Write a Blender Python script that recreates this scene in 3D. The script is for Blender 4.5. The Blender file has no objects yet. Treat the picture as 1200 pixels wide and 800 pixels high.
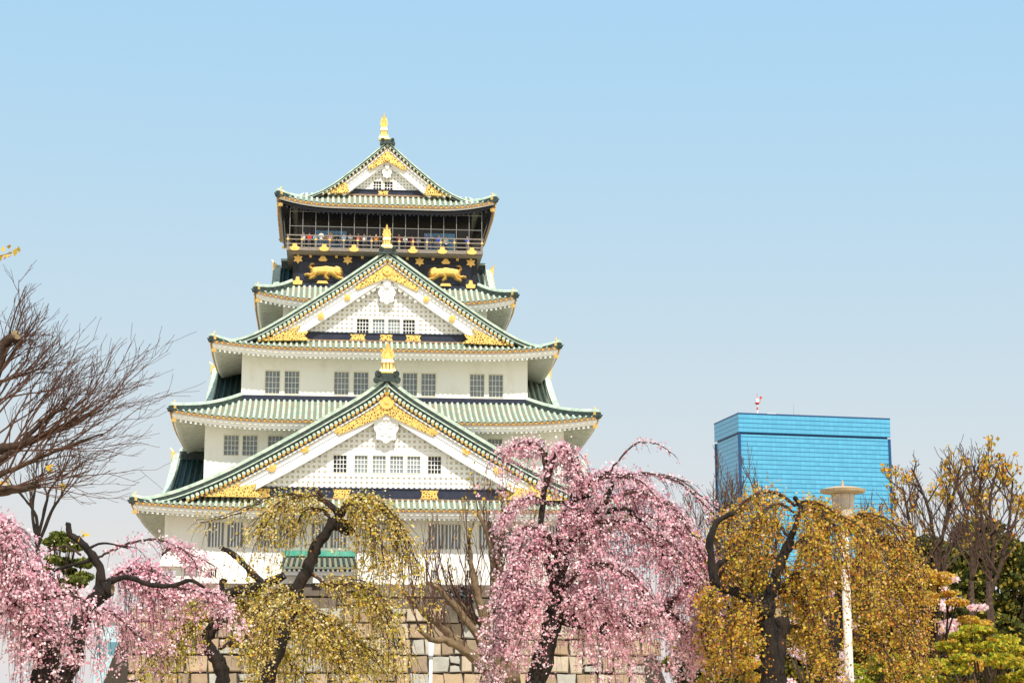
import bpy, math, random
import numpy as np
from mathutils import Vector, Matrix
PI = math.pi
C = bpy.context.scene
COL = C.collection

# ------------------------------------------------------------------ camera, sky, sun, exposure
F, PITCH, EYE = 2200.0, math.atan(0.2), 1.7
cam = bpy.data.cameras.new('camera')
cam.sensor_width = 36; cam.lens = F / 1200 * 36; cam.clip_end = 20000
co = bpy.data.objects.new('camera', cam); COL.objects.link(co)
co.location = (0, 0, EYE); co.rotation_euler = (PI / 2 + PITCH, 0, 0)
C.camera = co

SUN_EL, SUN_AZ = math.radians(55), math.radians(166)          # azimuth clockwise from +Y: behind the camera, a little to the right
w = bpy.data.worlds.new('World'); C.world = w; w.use_nodes = True
nt = w.node_tree
sky = nt.nodes.new('ShaderNodeTexSky'); sky.sky_type = 'NISHITA'; sky.sun_disc = False
sky.sun_elevation = SUN_EL; sky.sun_rotation = SUN_AZ
sky.air_density = 1.0; sky.dust_density = 1.0; sky.ozone_density = 1.0; sky.altitude = 0
tint = nt.nodes.new('ShaderNodeMix'); tint.data_type = 'RGBA'; tint.blend_type = 'MULTIPLY'; tint.inputs[0].default_value = 1
tint.inputs[7].default_value = (1.08, 1.06, .94, 1)                # spring haze: a paler, less violet blue
nt.links.new(sky.outputs[0], tint.inputs[6]); 
def vm(op, a, b):
    n_ = nt.nodes.new('ShaderNodeVectorMath'); n_.operation = op
    for k_, v_ in enumerate((a, b)):
        if isinstance(v_, tuple): n_.inputs[k_].default_value = v_
        else: nt.links.new(v_, n_.inputs[k_])
    return n_.outputs[0]
gx = vm('MULTIPLY', tint.outputs[2], (1.29, 4.5, 10.0))                # soft shoulder: keeps the bright horizon of the sky model a milky pale blue
milky = vm('DIVIDE', gx, vm('ADD', vm('MULTIPLY', gx, (.216, .335, .3)), (1.0, 1.0, 1.0)))
sep = nt.nodes.new('ShaderNodeSeparateXYZ'); cmb = nt.nodes.new('ShaderNodeCombineXYZ'); nt.links.new(milky, sep.inputs[0])
blu = nt.nodes.new('ShaderNodeMath'); blu.operation = 'MULTIPLY_ADD'; blu.inputs[1].default_value = -.381; blu.inputs[2].default_value = 3.715
nt.links.new(sep.outputs[0], blu.inputs[0]); nt.links.new(sep.outputs[0], cmb.inputs[0]); nt.links.new(sep.outputs[1], cmb.inputs[1]); nt.links.new(blu.outputs[0], cmb.inputs[2])
nt.links.new(cmb.outputs[0], nt.nodes['Background'].inputs[0])
nt.nodes['Background'].inputs[1].default_value = 0.15
sun = bpy.data.lights.new('sun', 'SUN'); sun.energy = 3.0; sun.angle = math.radians(0.5); sun.color = (1, .95, .86)
so = bpy.data.objects.new('sun', sun); COL.objects.link(so)
sd = Vector((math.sin(SUN_AZ) * math.cos(SUN_EL), math.cos(SUN_AZ) * math.cos(SUN_EL), math.sin(SUN_EL)))
so.rotation_euler = sd.to_track_quat('Z', 'Y').to_euler()
C.view_settings.view_transform = 'Standard'; C.view_settings.look = 'None'
C.view_settings.gamma = 1; C.view_settings.use_curve_mapping = False
C.view_settings.exposure = 0.92

# ------------------------------------------------------------------ helpers
cp, sp = math.cos(PITCH), math.sin(PITCH)
def at(px, py, D):
    """world point seen at (px, py) of the 1200x800 photograph, D metres away along the ground"""
    a, b = (px - 600) / F, -(py - 400) / F
    ry = cp - b * sp; t = D / ry
    return Vector((a * t, D, EYE + (sp + b * cp) * t))

class MB:
    def __init__(s): s.v = []; s.f = []; s.m = []; s.T = None
    def add(s, vs, fs, mi=0):
        o = len(s.v)
        if s.T: vs = [s.T(*p) for p in vs]
        s.v += [tuple(p) for p in vs]
        s.f += [tuple(i + o for i in f) for f in fs]; s.m += [mi] * len(fs)
    def box(s, x0, x1, y0, y1, z0, z1, mi=0):
        s.add([(x0,y0,z0),(x1,y0,z0),(x1,y1,z0),(x0,y1,z0),(x0,y0,z1),(x1,y0,z1),(x1,y1,z1),(x0,y1,z1)],
              [(0,3,2,1),(4,5,6,7),(0,1,5,4),(1,2,6,5),(2,3,7,6),(3,0,4,7)], mi)
    def loft(s, rings, mi=0, closed=True, caps=True):
        n = len(rings[0]); vs = [p for r in rings for p in r]; fs = []
        for i in range(len(rings) - 1):
            for j in range(n if closed else n - 1):
                k = (j + 1) % n
                fs.append((i*n+j, i*n+k, (i+1)*n+k, (i+1)*n+j))
        if caps and closed: fs += [tuple(range(n))[::-1], tuple((len(rings)-1)*n + j for j in range(n))]
        s.add(vs, fs, mi)
    def prism_y(s, poly, y0, y1, mi=0):
        """polygon in x,z extruded along y"""
        n = len(poly)
        vs = [(x, y0, z) for x, z in poly] + [(x, y1, z) for x, z in poly]
        fs = [tuple(range(n)), tuple(range(2*n-1, n-1, -1))] + [(j, n+j, n+(j+1)%n, (j+1)%n) for j in range(n)]
        s.add(vs, fs, mi)
    def disc_y(s, x, z, r, y0, y1, n=14, mi=0, scal=0.0):
        s.prism_y([(x + r*(1+scal*(k%2))*math.cos(2*PI*k/n), z + r*(1+scal*(k%2))*math.sin(2*PI*k/n)) for k in range(n)], y0, y1, mi)
    def tube(s, pts, rad, n=6, mi=0, caps=True):
        rings = []; pts = [Vector(p) for p in pts]
        ref = None
        for i, p in enumerate(pts):
            t = (pts[min(i+1, len(pts)-1)] - pts[max(i-1, 0)])
            t = t.normalized() if t.length > 1e-9 else Vector((0,0,1))
            if ref is None: ref = t.orthogonal().normalized()
            ref = ref - t * ref.dot(t)
            ref = ref.normalized() if ref.length > 1e-6 else t.orthogonal().normalized()
            b = t.cross(ref); r = rad[i] if hasattr(rad, '__len__') else rad
            rings.append([p + (ref*math.cos(2*PI*k/n) + b*math.sin(2*PI*k/n))*r for k in range(n)])
        s.loft(rings, mi, True, caps)
    def build(s, name, mats, parent=None, smooth=False):
        me = bpy.data.meshes.new(name); me.from_pydata(s.v, [], s.f)
        if not isinstance(mats, (list, tuple)): mats = [mats]
        for m in mats: me.materials.append(m)
        if len(mats) > 1: me.polygons.foreach_set('material_index', s.m)
        if smooth: me.polygons.foreach_set('use_smooth', [True]*len(me.polygons))
        me.update()
        o = bpy.data.objects.new(name, me); COL.objects.link(o)
        if parent: o.parent = parent
        return o
def tag(o, label=None, cat=None, group=None, kind=None):
    if label: o['label'] = label
    if cat: o['category'] = cat
    if group: o['group'] = group
    if kind: o['kind'] = kind
    return o
def empty(name, loc, rz, label, cat, group=None):
    o = bpy.data.objects.new(name, None); COL.objects.link(o)
    o.location = loc; o.rotation_euler = (0, 0, rz); o.empty_display_size = .2
    return tag(o, label, cat, group)

# ------------------------------------------------------------------ materials
def mat(name, col, rough=.7, metal=0, col2=None, scale=3, detail=4, lo=.4, hi=.65, bump=0, bscale=20, transl=0, spec=.4, stretch=None, third=None, holes=None):
    m = bpy.data.materials.new(name); m.use_nodes = True; n = m.node_tree.nodes; L = m.node_tree.links
    b = n['Principled BSDF']; b.inputs['Roughness'].default_value = rough; b.inputs['Metallic'].default_value = metal
    b.inputs['Specular IOR Level'].default_value = spec
    b.inputs['Base Color'].default_value = (*col, 1)
    tc = n.new('ShaderNodeTexCoord'); src = tc.outputs['Object']
    if stretch:
        mp = n.new('ShaderNodeMapping'); mp.inputs['Scale'].default_value = stretch; L.new(src, mp.inputs[0]); src = mp.outputs[0]
    if col2:
        nz = n.new('ShaderNodeTexNoise'); nz.inputs['Scale'].default_value = scale; nz.inputs['Detail'].default_value = detail; nz.inputs['Roughness'].default_value = .65
        L.new(src, nz.inputs['Vector'])
        r = n.new('ShaderNodeValToRGB'); r.color_ramp.elements[0].position = lo; r.color_ramp.elements[1].position = hi
        r.color_ramp.elements[0].color = (*col, 1); r.color_ramp.elements[1].color = (*col2, 1)
        if third:
            e = r.color_ramp.elements.new(hi + .12); e.color = (*third, 1)
        L.new(nz.outputs[0], r.inputs[0]); L.new(r.outputs[0], b.inputs['Base Color'])
    if holes:
        vo = n.new('ShaderNodeTexVoronoi'); vo.inputs['Scale'].default_value = holes[0]; vo.feature = 'DISTANCE_TO_EDGE'
        L.new(src, vo.inputs['Vector'])
        r2 = n.new('ShaderNodeValToRGB'); r2.color_ramp.elements[0].position = holes[1]; r2.color_ramp.elements[1].position = holes[1] + .08
        r2.color_ramp.elements[0].color = (*col, 1); r2.color_ramp.elements[1].color = (*holes[2], 1)
        L.new(vo.outputs[0], r2.inputs[0]); L.new(r2.outputs[0], b.inputs['Base Color'])
        iv = n.new('ShaderNodeMath'); iv.operation = 'LESS_THAN'; iv.inputs[1].default_value = holes[1] + .04; L.new(vo.outputs[0], iv.inputs[0])
        mm = n.new('ShaderNodeMath'); mm.operation = 'MULTIPLY'; mm.inputs[1].default_value = metal; L.new(iv.outputs[0], mm.inputs[0]); L.new(mm.outputs[0], b.inputs['Metallic'])
        bp = n.new('ShaderNodeBump'); bp.inputs['Strength'].default_value = .5; bp.inputs['Distance'].default_value = .04
        L.new(iv.outputs[0], bp.inputs['Height']); L.new(bp.outputs[0], b.inputs['Normal'])
    if bump:
        nb = n.new('ShaderNodeTexNoise'); nb.inputs['Scale'].default_value = bscale; nb.inputs['Detail'].default_value = 5
        L.new(src, nb.inputs['Vector'])
        bp = n.new('ShaderNodeBump'); bp.inputs['Strength'].default_value = bump; bp.inputs['Distance'].default_value = .05
        L.new(nb.outputs[0], bp.inputs['Height']); L.new(bp.outputs[0], b.inputs['Normal'])
    if transl:
        tr = n.new('ShaderNodeBsdfTranslucent'); tr.inputs[0].default_value = (*col, 1)
        mx = n.new('ShaderNodeMixShader'); mx.inputs[0].default_value = transl
        L.new(b.outputs[0], mx.inputs[1]); L.new(tr.outputs[0], mx.inputs[2]); L.new(mx.outputs[0], n['Material Output'].inputs[0])
    return m
M = {}
M['plaster'] = mat('white_plaster', (.93,.91,.85), .8, col2=(.78,.74,.64), scale=.8, lo=.5, hi=.8, detail=8, stretch=(1,1,.35))
M['white'] = mat('white_paint', (.88,.88,.86), .6, col2=(.8,.79,.75), scale=1.4, lo=.5, hi=.8)
M['cream'] = mat('cream_recess', (.78,.72,.55), .8, col2=(.84,.79,.65), scale=2)
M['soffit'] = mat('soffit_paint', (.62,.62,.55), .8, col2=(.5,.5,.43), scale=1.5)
M['mint'] = mat('mint_patina', (.56,.64,.53), .55, col2=(.36,.48,.39), scale=1.7, detail=9, lo=.4, hi=.58, third=(.4,.35,.25))
M['pan'] = mat('pan_tile_patina', (.15,.2,.16), .7, col2=(.24,.19,.12), scale=1.6, detail=6, lo=.42, hi=.6)
M['jade'] = mat('jade_copper', (.06,.34,.24), .45, col2=(.16,.46,.35), scale=2, lo=.4, hi=.7)
M['shaded_teal'] = mat('shaded_teal_tile', (.012,.06,.06), .45, col2=(.025,.1,.09), scale=2)  # roof tile tone with the left flank's shade put into the colour
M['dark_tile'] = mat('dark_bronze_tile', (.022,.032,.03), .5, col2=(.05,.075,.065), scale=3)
M['brown'] = mat('brown_copper', (.22,.13,.08), .6, col2=(.32,.2,.12), scale=4)
M['gold'] = mat('gold_leaf', (.98,.64,.2), .42, .6, col2=(.9,.54,.12), scale=5, lo=.45, hi=.7, bump=.15, bscale=12)
M['goldend'] = mat('weathered_gold_disc', (.62,.36,.07), .5, .35, col2=(.42,.22,.05), scale=2.5, lo=.4, hi=.65)
M['filigree'] = mat('gold_filigree', (1.0,.68,.2), .4, .55, holes=(4.6, .14, (.2,.1,.03)))
M['navy'] = mat('navy_lacquer', (.018,.024,.045), .35, col2=(.03,.036,.06), scale=2)
M['black'] = mat('black_lacquer', (.012,.013,.02), .35)
M['timber'] = mat('grey_timber', (.2,.17,.14), .7, col2=(.28,.24,.2), scale=6)
M['wire'] = mat('steel_post', (.27,.27,.25), .45, .3)
M['glass'] = mat('window_glass', (.2,.24,.27), .15, col2=(.28,.31,.32), scale=.6, spec=.6)
M['darkglass'] = mat('dark_window', (.02,.024,.03), .12, spec=.5)
M['deckglass'] = mat('deck_window', (.03,.027,.022), .15, spec=.4)
M['bluepanel'] = mat('blue_panel', (.1,.27,.5), .6, col2=(.2,.42,.62), scale=3)
M['stone'] = [mat('pale_stone_%s' % 'abcde'[i], c, .9, col2=tuple(x*.72 for x in c), scale=1.6, detail=10, lo=.35, hi=.7, bump=.7, bscale=5)
              for i, c in enumerate([(.4,.29,.18),(.34,.24,.15),(.36,.34,.29),(.27,.2,.13),(.44,.36,.26)])]
M['mortar'] = mat('stone_gap', (.045,.035,.025), 1)
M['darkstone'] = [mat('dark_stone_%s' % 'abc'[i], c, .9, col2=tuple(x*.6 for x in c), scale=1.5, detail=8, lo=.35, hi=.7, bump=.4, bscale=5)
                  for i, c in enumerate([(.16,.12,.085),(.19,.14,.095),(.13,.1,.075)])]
M['bark'] = mat('dark_bark', (.008,.006,.005), .95, col2=(.034,.021,.014), scale=9, lo=.4, hi=.7, bump=.9, bscale=14, stretch=(1,1,.4))
M['bark_brown'] = mat('brown_bark', (.07,.045,.028), .9, col2=(.14,.095,.06), scale=8, lo=.4, hi=.7, bump=.7, bscale=14)
M['bark_red'] = mat('red_brown_bark', (.035,.02,.013), .95, col2=(.09,.05,.03), scale=9, lo=.4, hi=.7, bump=.8, bscale=14)
M['bark_lit'] = mat('olive_brown_bark', (.13,.085,.045), .9, col2=(.22,.15,.08), scale=6, lo=.4, hi=.7, bump=.6, bscale=12)
M['bark_grey'] = mat('grey_bark', (.11,.085,.065), .9, col2=(.17,.14,.11), scale=6)
M['heart'] = mat('cut_wood', (.3,.22,.12), .9, col2=(.16,.11,.06), scale=8)
M['twig'] = mat('dark_twig', (.05,.026,.018), .9)
M['greytwig'] = mat('grey_brown_twig', (.085,.048,.036), .9)
M['redtwig'] = mat('reddish_twig', (.115,.055,.036), .9)
def leafmats(name, cols, tr=.35, rough=.6):
    return [mat('%s_%s' % (name, 'abcdef'[i]), c, rough, transl=tr, spec=.2) for i, c in enumerate(cols)]
PINK = leafmats('pink_petal', [(.88,.5,.57),(.91,.63,.67),(.93,.75,.77),(.74,.32,.42)], .36)
PALEPINK = leafmats('pale_petal', [(.86,.62,.62),(.9,.78,.76),(.8,.5,.52)], .4)
YOUNG = leafmats('young_leaf', [(.66,.45,.06),(.42,.4,.05),(.82,.7,.42),(.55,.29,.05),(.74,.56,.17)], .36)
AMBER = leafmats('amber_leaf', [(.62,.34,.04),(.44,.37,.04),(.56,.2,.04),(.66,.45,.06),(.74,.5,.28)], .36)
LIME = leafmats('lime_leaf', [(.4,.42,.03),(.6,.5,.04),(.2,.24,.025),(.6,.36,.04)], .4)
PINE = leafmats('pine_needle', [(.12,.15,.025),(.2,.2,.035),(.07,.09,.02)], .2)
EVER = leafmats('evergreen_leaf', [(.06,.075,.015),(.11,.11,.02),(.03,.045,.01),(.3,.22,.03)], .2)
GLOSS = leafmats('glossy_leaf', [(.05,.06,.07),(.3,.33,.36),(.02,.02,.025),(.25,.06,.02)], 0, .25)

# ------------------------------------------------------------------ ground
mb = MB(); R0 = 9000; n = 48
mb.add([(0,0,0)] + [(R0*math.cos(2*PI*k/n), R0*math.sin(2*PI*k/n), 0) for k in range(n)], [(0, 1+k, 1+(k+1)%n) for k in range(n)])
tag(mb.build('ground', mat('sandy_ground', (.56,.47,.33), .95, col2=(.46,.38,.26), scale=.08, detail=9, bump=.3, bscale=3)), kind='structure')
# ------------------------------------------------------------------ castle keep (local frame: x along the facade, y into the depth, y = 0 the lowest wall)
keep = empty('castle_keep', (-11.05, 163, 0), math.radians(5.6), 'tall white castle tower with stacked green tiled roofs and gold ornament on a stone base', 'castle')
VC = 14.0
def lerp(a, b, t): return a + (b - a) * t
def side_map(k, vc=VC):
    """(a along the side, n outward from the tower's axis, z) -> local x, y, z for front, right, back, left"""
    return [lambda a, n, z: (a, vc - n, z), lambda a, n, z: (n, vc + a, z), lambda a, n, z: (-a, vc + n, z), lambda a, n, z: (-n, vc - a, z)][k]
def forward(o):
    """the lowest storey and its gable stand 2.6 m in front of the storeys above"""
    o.location = (-.08, -2.6, .027); o.scale = (.984,)*3
    return o
TUBE_A = [0, 36, 72, 108, 144, 180]
def skirt_roof(We, Ve, Wt, Vt, ze, zt, up, wallW, wallV, fascia='white', rafter=True, pitch=.5, vc=VC, merge=False):
    """hipped skirt roof: eave half extents We x Ve, top half extents Wt x Vt"""
    sheet, rows, ends, fas, raf, sof = MB(), MB(), MB(), MB(), MB(), MB()
    def S(k, q, t):
        W, N = ((We, Ve), (Wt, Vt)) if k % 2 == 0 else ((Ve, We), (Vt, Wt))
        a = q * lerp(W[0], N[0], t); n_ = lerp(W[1], N[1], t)
        c = max(0, (abs(q) - .45) / .55)
        return a, n_, ze + (zt - ze) * (t - .10*math.sin(PI*t)) + up * c**2.2 * (1-t)**1.3
    for k in range(4):
        T = side_map(k, vc)
        for b in (sheet, rows, ends, fas, raf, sof): b.T = T
        E, Tt = ((We, Wt) if k % 2 == 0 else (Ve, Vt))
        En, Tn = ((Ve, Vt) if k % 2 == 0 else (We, Wt))
        wa, wn = ((wallW, wallV) if k % 2 == 0 else (wallV, wallW))
        nq, ntt = 40, 6
        vs = [S(k, -1 + 2*i/nq, j/ntt) for j in range(ntt+1) for i in range(nq+1)]
        sheet.add(vs, [(j*(nq+1)+i, j*(nq+1)+i+1, (j+1)*(nq+1)+i+1, (j+1)*(nq+1)+i) for j in range(ntt) for i in range(nq)])
        # tile edge, fascia, soffit follow the eave curve
        ev = [S(k, -1 + 2*i/nq, 0) for i in range(nq+1)]
        def strip(b, dn0, z0, dn1, z1, mi=0):
            v2 = [(a*(E+dn0)/E, n_+dn0, z+z0) for a, n_, z in ev] + [(a*(E+dn1)/E, n_+dn1, z+z1) for a, n_, z in ev]
            b.add(v2, [(i, i+1, nq+2+i, nq+1+i) for i in range(nq)], mi)
        strip(ends, -.004, .02, -.004, -.13, 1); strip(ends, -.004, -.13, -.2, -.13, 1)
        dk = 1 if fascia == 'dark' else 0
        strip(fas, -.16, -.133, -.16, -.3 if dk else -.4); strip(fas, -.16, -.3 if dk else -.4, -.34, -.4, dk); strip(fas, -.34, -.4, -.34, -.66, dk); strip(fas, -.34, -.66, -.6, -.66, dk)
        zs = ze + .25
        nw = 10
        v3 = []
        for i in range(nq+1):
            a, n_, z = ev[i]
            for j in range(2):
                n2 = n_ - .5 if j == 0 else wn
                a2 = a*(E-.5)/E if j == 0 else max(-wa, min(wa, a * wa / E * 1.0))
                v3.append((a2, n2, z - .6 if j == 0 else zs))
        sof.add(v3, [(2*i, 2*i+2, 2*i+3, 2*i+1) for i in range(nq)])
        m = int((E - .25) / pitch)
        for i in range(-m, m+1):
            c = i * pitch
            tm = 1.0 if abs(c) <= Tt else (E - abs(c)) / (E - Tt)
            if tm < .05: continue
            ring = []
            for j in range(6):
                t = tm * j / 5
                a, n_, z = S(k, c / lerp(E, Tt, t), t)
                if j == 0: n_ += .06
                ring.append([(c + .13*math.cos(math.radians(g)), n_, z + .17*math.sin(math.radians(g)) + .0) for g in TUBE_A])
            rows.loft(ring, 0, False, False)
            a, n_, z = S(k, c / E, 0)
            ends.add([(c + .115*math.cos(2*PI*g/8), n_ + .075, z - .05 + .115*math.sin(2*PI*g/8)) for g in range(8)], [tuple(range(8))])
            ends.add([(c + .115*math.cos(2*PI*g/8), n_ + dd, z - .05 + .115*math.sin(2*PI*g/8)) for dd in (-.1, .075) for g in range(8)], [(g, (g+1) % 8, 8+(g+1) % 8, 8+g) for g in range(8)])
        if rafter:
            m = int((E - .5) / .42)
            for i in range(-m, m+1):
                c = i * .42
                a, n_, z = S(k, c / E, 0)
                n0 = n_ - .4; n1 = wn if abs(c) <= wa else lerp(n_ - .5, wn, max(0, (E - abs(c)) / max(.1, E - wa)))
                if n0 - n1 < .1: n1 = n0 - .1
                f = 1 if abs(c) <= wa else (n0 - n1) / (n0 - wn)
                z0, z1 = z - .78, lerp(z - .78, zs - .18, min(1, f))
                raf.add([(c-.09, n0+.012, z0-.01), (c+.09, n0+.012, z0-.01), (c+.09, n0+.012, z0+.21), (c-.09, n0+.012, z0+.21)], [(0,1,2,3)], 1)
                raf.add([(c-.09, n0, z0), (c+.09, n0, z0), (c+.09, n1, z1), (c-.09, n1, z1), (c-.09, n0, z0+.2), (c+.09, n0, z0+.2), (c+.09, n1, z1+.2), (c-.09, n1, z1+.2)],
                        [(0,3,2,1),(4,5,6,7),(0,1,5,4),(1,2,6,5),(2,3,7,6),(3,0,4,7)])
    roof = sheet.build('roof', M['pan'], keep)
    rows.build('tile_rows', M['mint'], roof, True); ends.build('tile_ends', [M['goldend'], M['brown']], roof)
    dark = fascia == 'dark'
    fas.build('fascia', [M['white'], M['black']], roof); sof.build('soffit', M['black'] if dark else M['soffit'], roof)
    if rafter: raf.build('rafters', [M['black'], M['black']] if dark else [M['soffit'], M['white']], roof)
    for sx in (-1, 1):
        for sy in (-1, 1):
            pts = []
            for j in range(9):
                t = j / 8; a, n_, z = S(0, 1, t)
                pts.append(Vector((sx*a, vc + sy*n_, z)))
            d = (pts[0] - pts[1]); d.z = 0; d.normalize(); s = Vector((-d.y, d.x, 0))
            hb = MB()
            lead = [pts[0] + d*.05] + pts[1:]
            dz = [-.75*(i/8)**1.3 if merge else 0 for i in range(9)]
            hb.loft([[p + s*x + Vector((0,0,z+q)) for x, z in ((-.24,-.1),(.24,-.1),(.2,.42),(-.2,.42))] for p, q in zip(lead, dz)], 0)
            hb.loft([[p + s*x*.17 + Vector((0,0,.42 + z + q)) for x, z in ((-1.25,0),(1.25,0),(1,.16),(.4,.26),(-.4,.26),(-1,.16))] for p, q in zip(lead, dz)], 1)
            hb.build('hip_ridge', [M['dark_tile'], M['mint']], roof)
            g = MB(); p = pts[0] + d*.02
            def ob(cx, hw, z0, z1, th=.16):
                q = p + d*cx
                vs = [q + s*x + d*y + Vector((0,0,z)) for z in (z0, z1) for x, y in ((-hw,-th),(hw,-th),(hw,th),(-hw,th))]
                g.add(vs, [(0,3,2,1),(4,5,6,7),(0,1,5,4),(1,2,6,5),(2,3,7,6),(3,0,4,7)])
            ob(-.35, .22, .12, .45, .14); ob(-.35, .15, .45, .62, .1)
            g.tube([p + d*-.35 + Vector((0,0,.61)), p + d*-.42 + Vector((0,0,.72)), p + d*-.48 + Vector((0,0,.84)), p + d*-.58 + Vector((0,0,.98))], [.1,.085,.055,.02], 6)
            g.build('corner_ornament', M['gold'], roof); g = MB(); ob(-.45, .15, -.94, -.66, .15)
            g.build('beam_cap', M['gold'], roof)
            # dark pointed corner tile
            k_ = MB(); k_.tube([p + d*-.3 + Vector((0,0,-.02)), p + d*.12 + Vector((0,0,.03)), p + d*.36 + Vector((0,0,.16))], [.2,.14,.04], 6)
            k_.build('corner_tile', M['dark_tile'], roof)
    return roof

def holed_wall(b, x0, x1, z0, z1, holes, y, depth=.28, mi=0):
    """front wall sheet with real openings and reveals"""
    xs = sorted({x0, x1, *[h[0] for h in holes], *[h[1] for h in holes]}); zs = sorted({z0, z1, *[h[2] for h in holes], *[h[3] for h in holes]})
    for i in range(len(xs)-1):
        for j in range(len(zs)-1):
            cx, cz = (xs[i]+xs[i+1])/2, (zs[j]+zs[j+1])/2
            if any(h[0] < cx < h[1] and h[2] < cz < h[3] for h in holes): continue
            b.add([(xs[i],y,zs[j]),(xs[i+1],y,zs[j]),(xs[i+1],y,zs[j+1]),(xs[i],y,zs[j+1])], [(0,1,2,3)], mi)
    for h in holes:
        a, c, d, e = h; q = y + depth
        b.add([(a,y,d),(c,y,d),(c,y,e),(a,y,e),(a,q,d),(c,q,d),(c,q,e),(a,q,e)], [(0,1,5,4),(1,2,6,5),(2,3,7,6),(3,0,4,7)], mi)
def window(h, y, nx, nz, glass='glass', bar=.055, depth=.27, barmat='white', sill=True):
    a, c, d, e = h; b = MB(); q = y + depth
    b.add([(a,q,d),(c,q,d),(c,q,e),(a,q,e)], [(0,1,2,3)], 0)
    for i in range(1, nx):
        x = lerp(a, c, i/nx); b.box(x-bar/2, x+bar/2, y+.1, y+.16, d, e, 1)
    for j in range(1, nz):
        z = lerp(d, e, j/nz); b.box(a, c, y+.12, y+.18, z-bar/2, z+bar/2, 1)
    for x0, x1, z0, z1 in ((a-.07,a-.001,d-.07,e+.07),(c+.001,c+.07,d-.07,e+.07),(a-.001,c+.001,d-.07,d-.001),(a-.001,c+.001,e+.001,e+.07)):
        b.box(x0, x1, y-.035, y+.02, z0, z1, 2)
    return b.build('window', [M[glass], M[barmat], M['cream']], keep)
def wall_box(b, hw, y0, y1, z0, z1, holes=(), mi=0):
    holed_wall(b, -hw, hw, z0, z1, list(holes), y0, mi=mi)
    b.add([(-hw,y0,z0),(-hw,y1,z0),(hw,y1,z0),(hw,y0,z0),(-hw,y0,z1),(-hw,y1,z1),(hw,y1,z1),(hw,y0,z1)], [(0,1,5,4),(1,2,6,5),(2,3,7,6)], mi)

# --- walls and windows
SH = []                                                             # tier 1: barred windows, loopholes below
for c in (-14.48, -12.85, -10.0, -8.4, -5.6, -4.0, 4.47, 5.95, 8.9, 10.4, 13.0, 14.5): SH.append((c-.66, c+.66, 16.05, 18.15))
LH = [(c-.24, c+.24, 13.5, 14.2) for c in (-14.6, -11.5, 1.4, 2.8, 4.3, 7.4, 10.5, 13.6)]
b = MB(); wall_box(b, 15.55, 0, 30.8, 12.95, 19.5, SH + LH)
# flared corner bays with sloping undersides
for s in (-1, 1):
    xo, xi = s*18.85, s*15.55
    pr = [(-.05, 19.6), (-.05, 15.6), (-.45, 14.35), (.5, 14.3), (4.2, 14.3), (4.2, 19.6)]
    b.loft([[(x + (s*.35 if (z < 14.5 and x == xo) else 0), y, z) for y, z in pr] for x in (xi - s*.001, xo)])
    b.loft([[(x*1.0, y, z) for x, y in ((xi, .12), (xo - s*1.2 + (s*.35 if z < 13.5 else 0), .12), (xo - s*1.2 + (s*.35 if z < 13.5 else 0), 30.7), (xi, 30.7))] for z in (12.95, 14.31)])
    b.box(min(xi, xo - s*.9), max(xi, xo - s*.9), 4.2, 30.7, 14.3, 19.6)
forward(b.build('wall', M['plaster'], keep))
for h in SH: forward(window(h, 0, 5, 1, bar=.12))
for h in LH: forward(window(h, 0, 3, 1, 'darkglass', .06))
W2 = [(c-.62, c+.62, 24.0, 25.72) for c in (-13.4, -11.8, -9.6, 9.6, 10.4+1.6, 13.4)]
b = MB(); wall_box(b, 15.7, .02, 27.9, 20.6, 27.3, W2); b.build('wall', M['plaster'], keep)
for h in W2: window(h, .02, 4, 4, bar=.04)
W3 = [(c-.63, c+.63, 30.05, 32.1) for c in (-10.1, -8.37, -3.95, -2.2, 2.2, 3.87, 8.27, 9.97)]
b = MB(); wall_box(b, 12.85, 3.4, 24.6, 29.5, 34.4, W3); b.build('wall', M['plaster'], keep)
for h in W3: window(h, 3.4, 4, 4, bar=.04)
b = MB(); wall_box(b, 9.4, 6.4, 21.6, 35.0, 39.6); b.build('wall', M['plaster'], keep)
b = MB(); b.box(-12.95, 12.95, 3.3, 24.7, 29.25, 29.87); b.build('wall_band', M['navy'], keep)

# --- hipped skirt roofs
forward(skirt_roof(21.55, 17.7, 19.15, 15.3, 19.12, 20.28, .45, 18.85, 15.4, vc=15.4, merge=True))
skirt_roof(18.55, 16.3, 12.85, 10.6, 26.72, 29.4, .75, 15.7, 13.98)
skirt_roof(15.55, 12.9, 13.25, 10.6, 33.75, 34.95, .55, 12.85, 10.6, merge=True)
skirt_roof(11.95, 9.6, 8.7, 6.3, 38.85, 40.9, .75, 9.4, 7.6)
skirt_roof(10.15, 8.4, 7.75, 6.0, 48.25, 49.85, .75, 8.9, 6.4, 'dark', merge=True)

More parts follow.
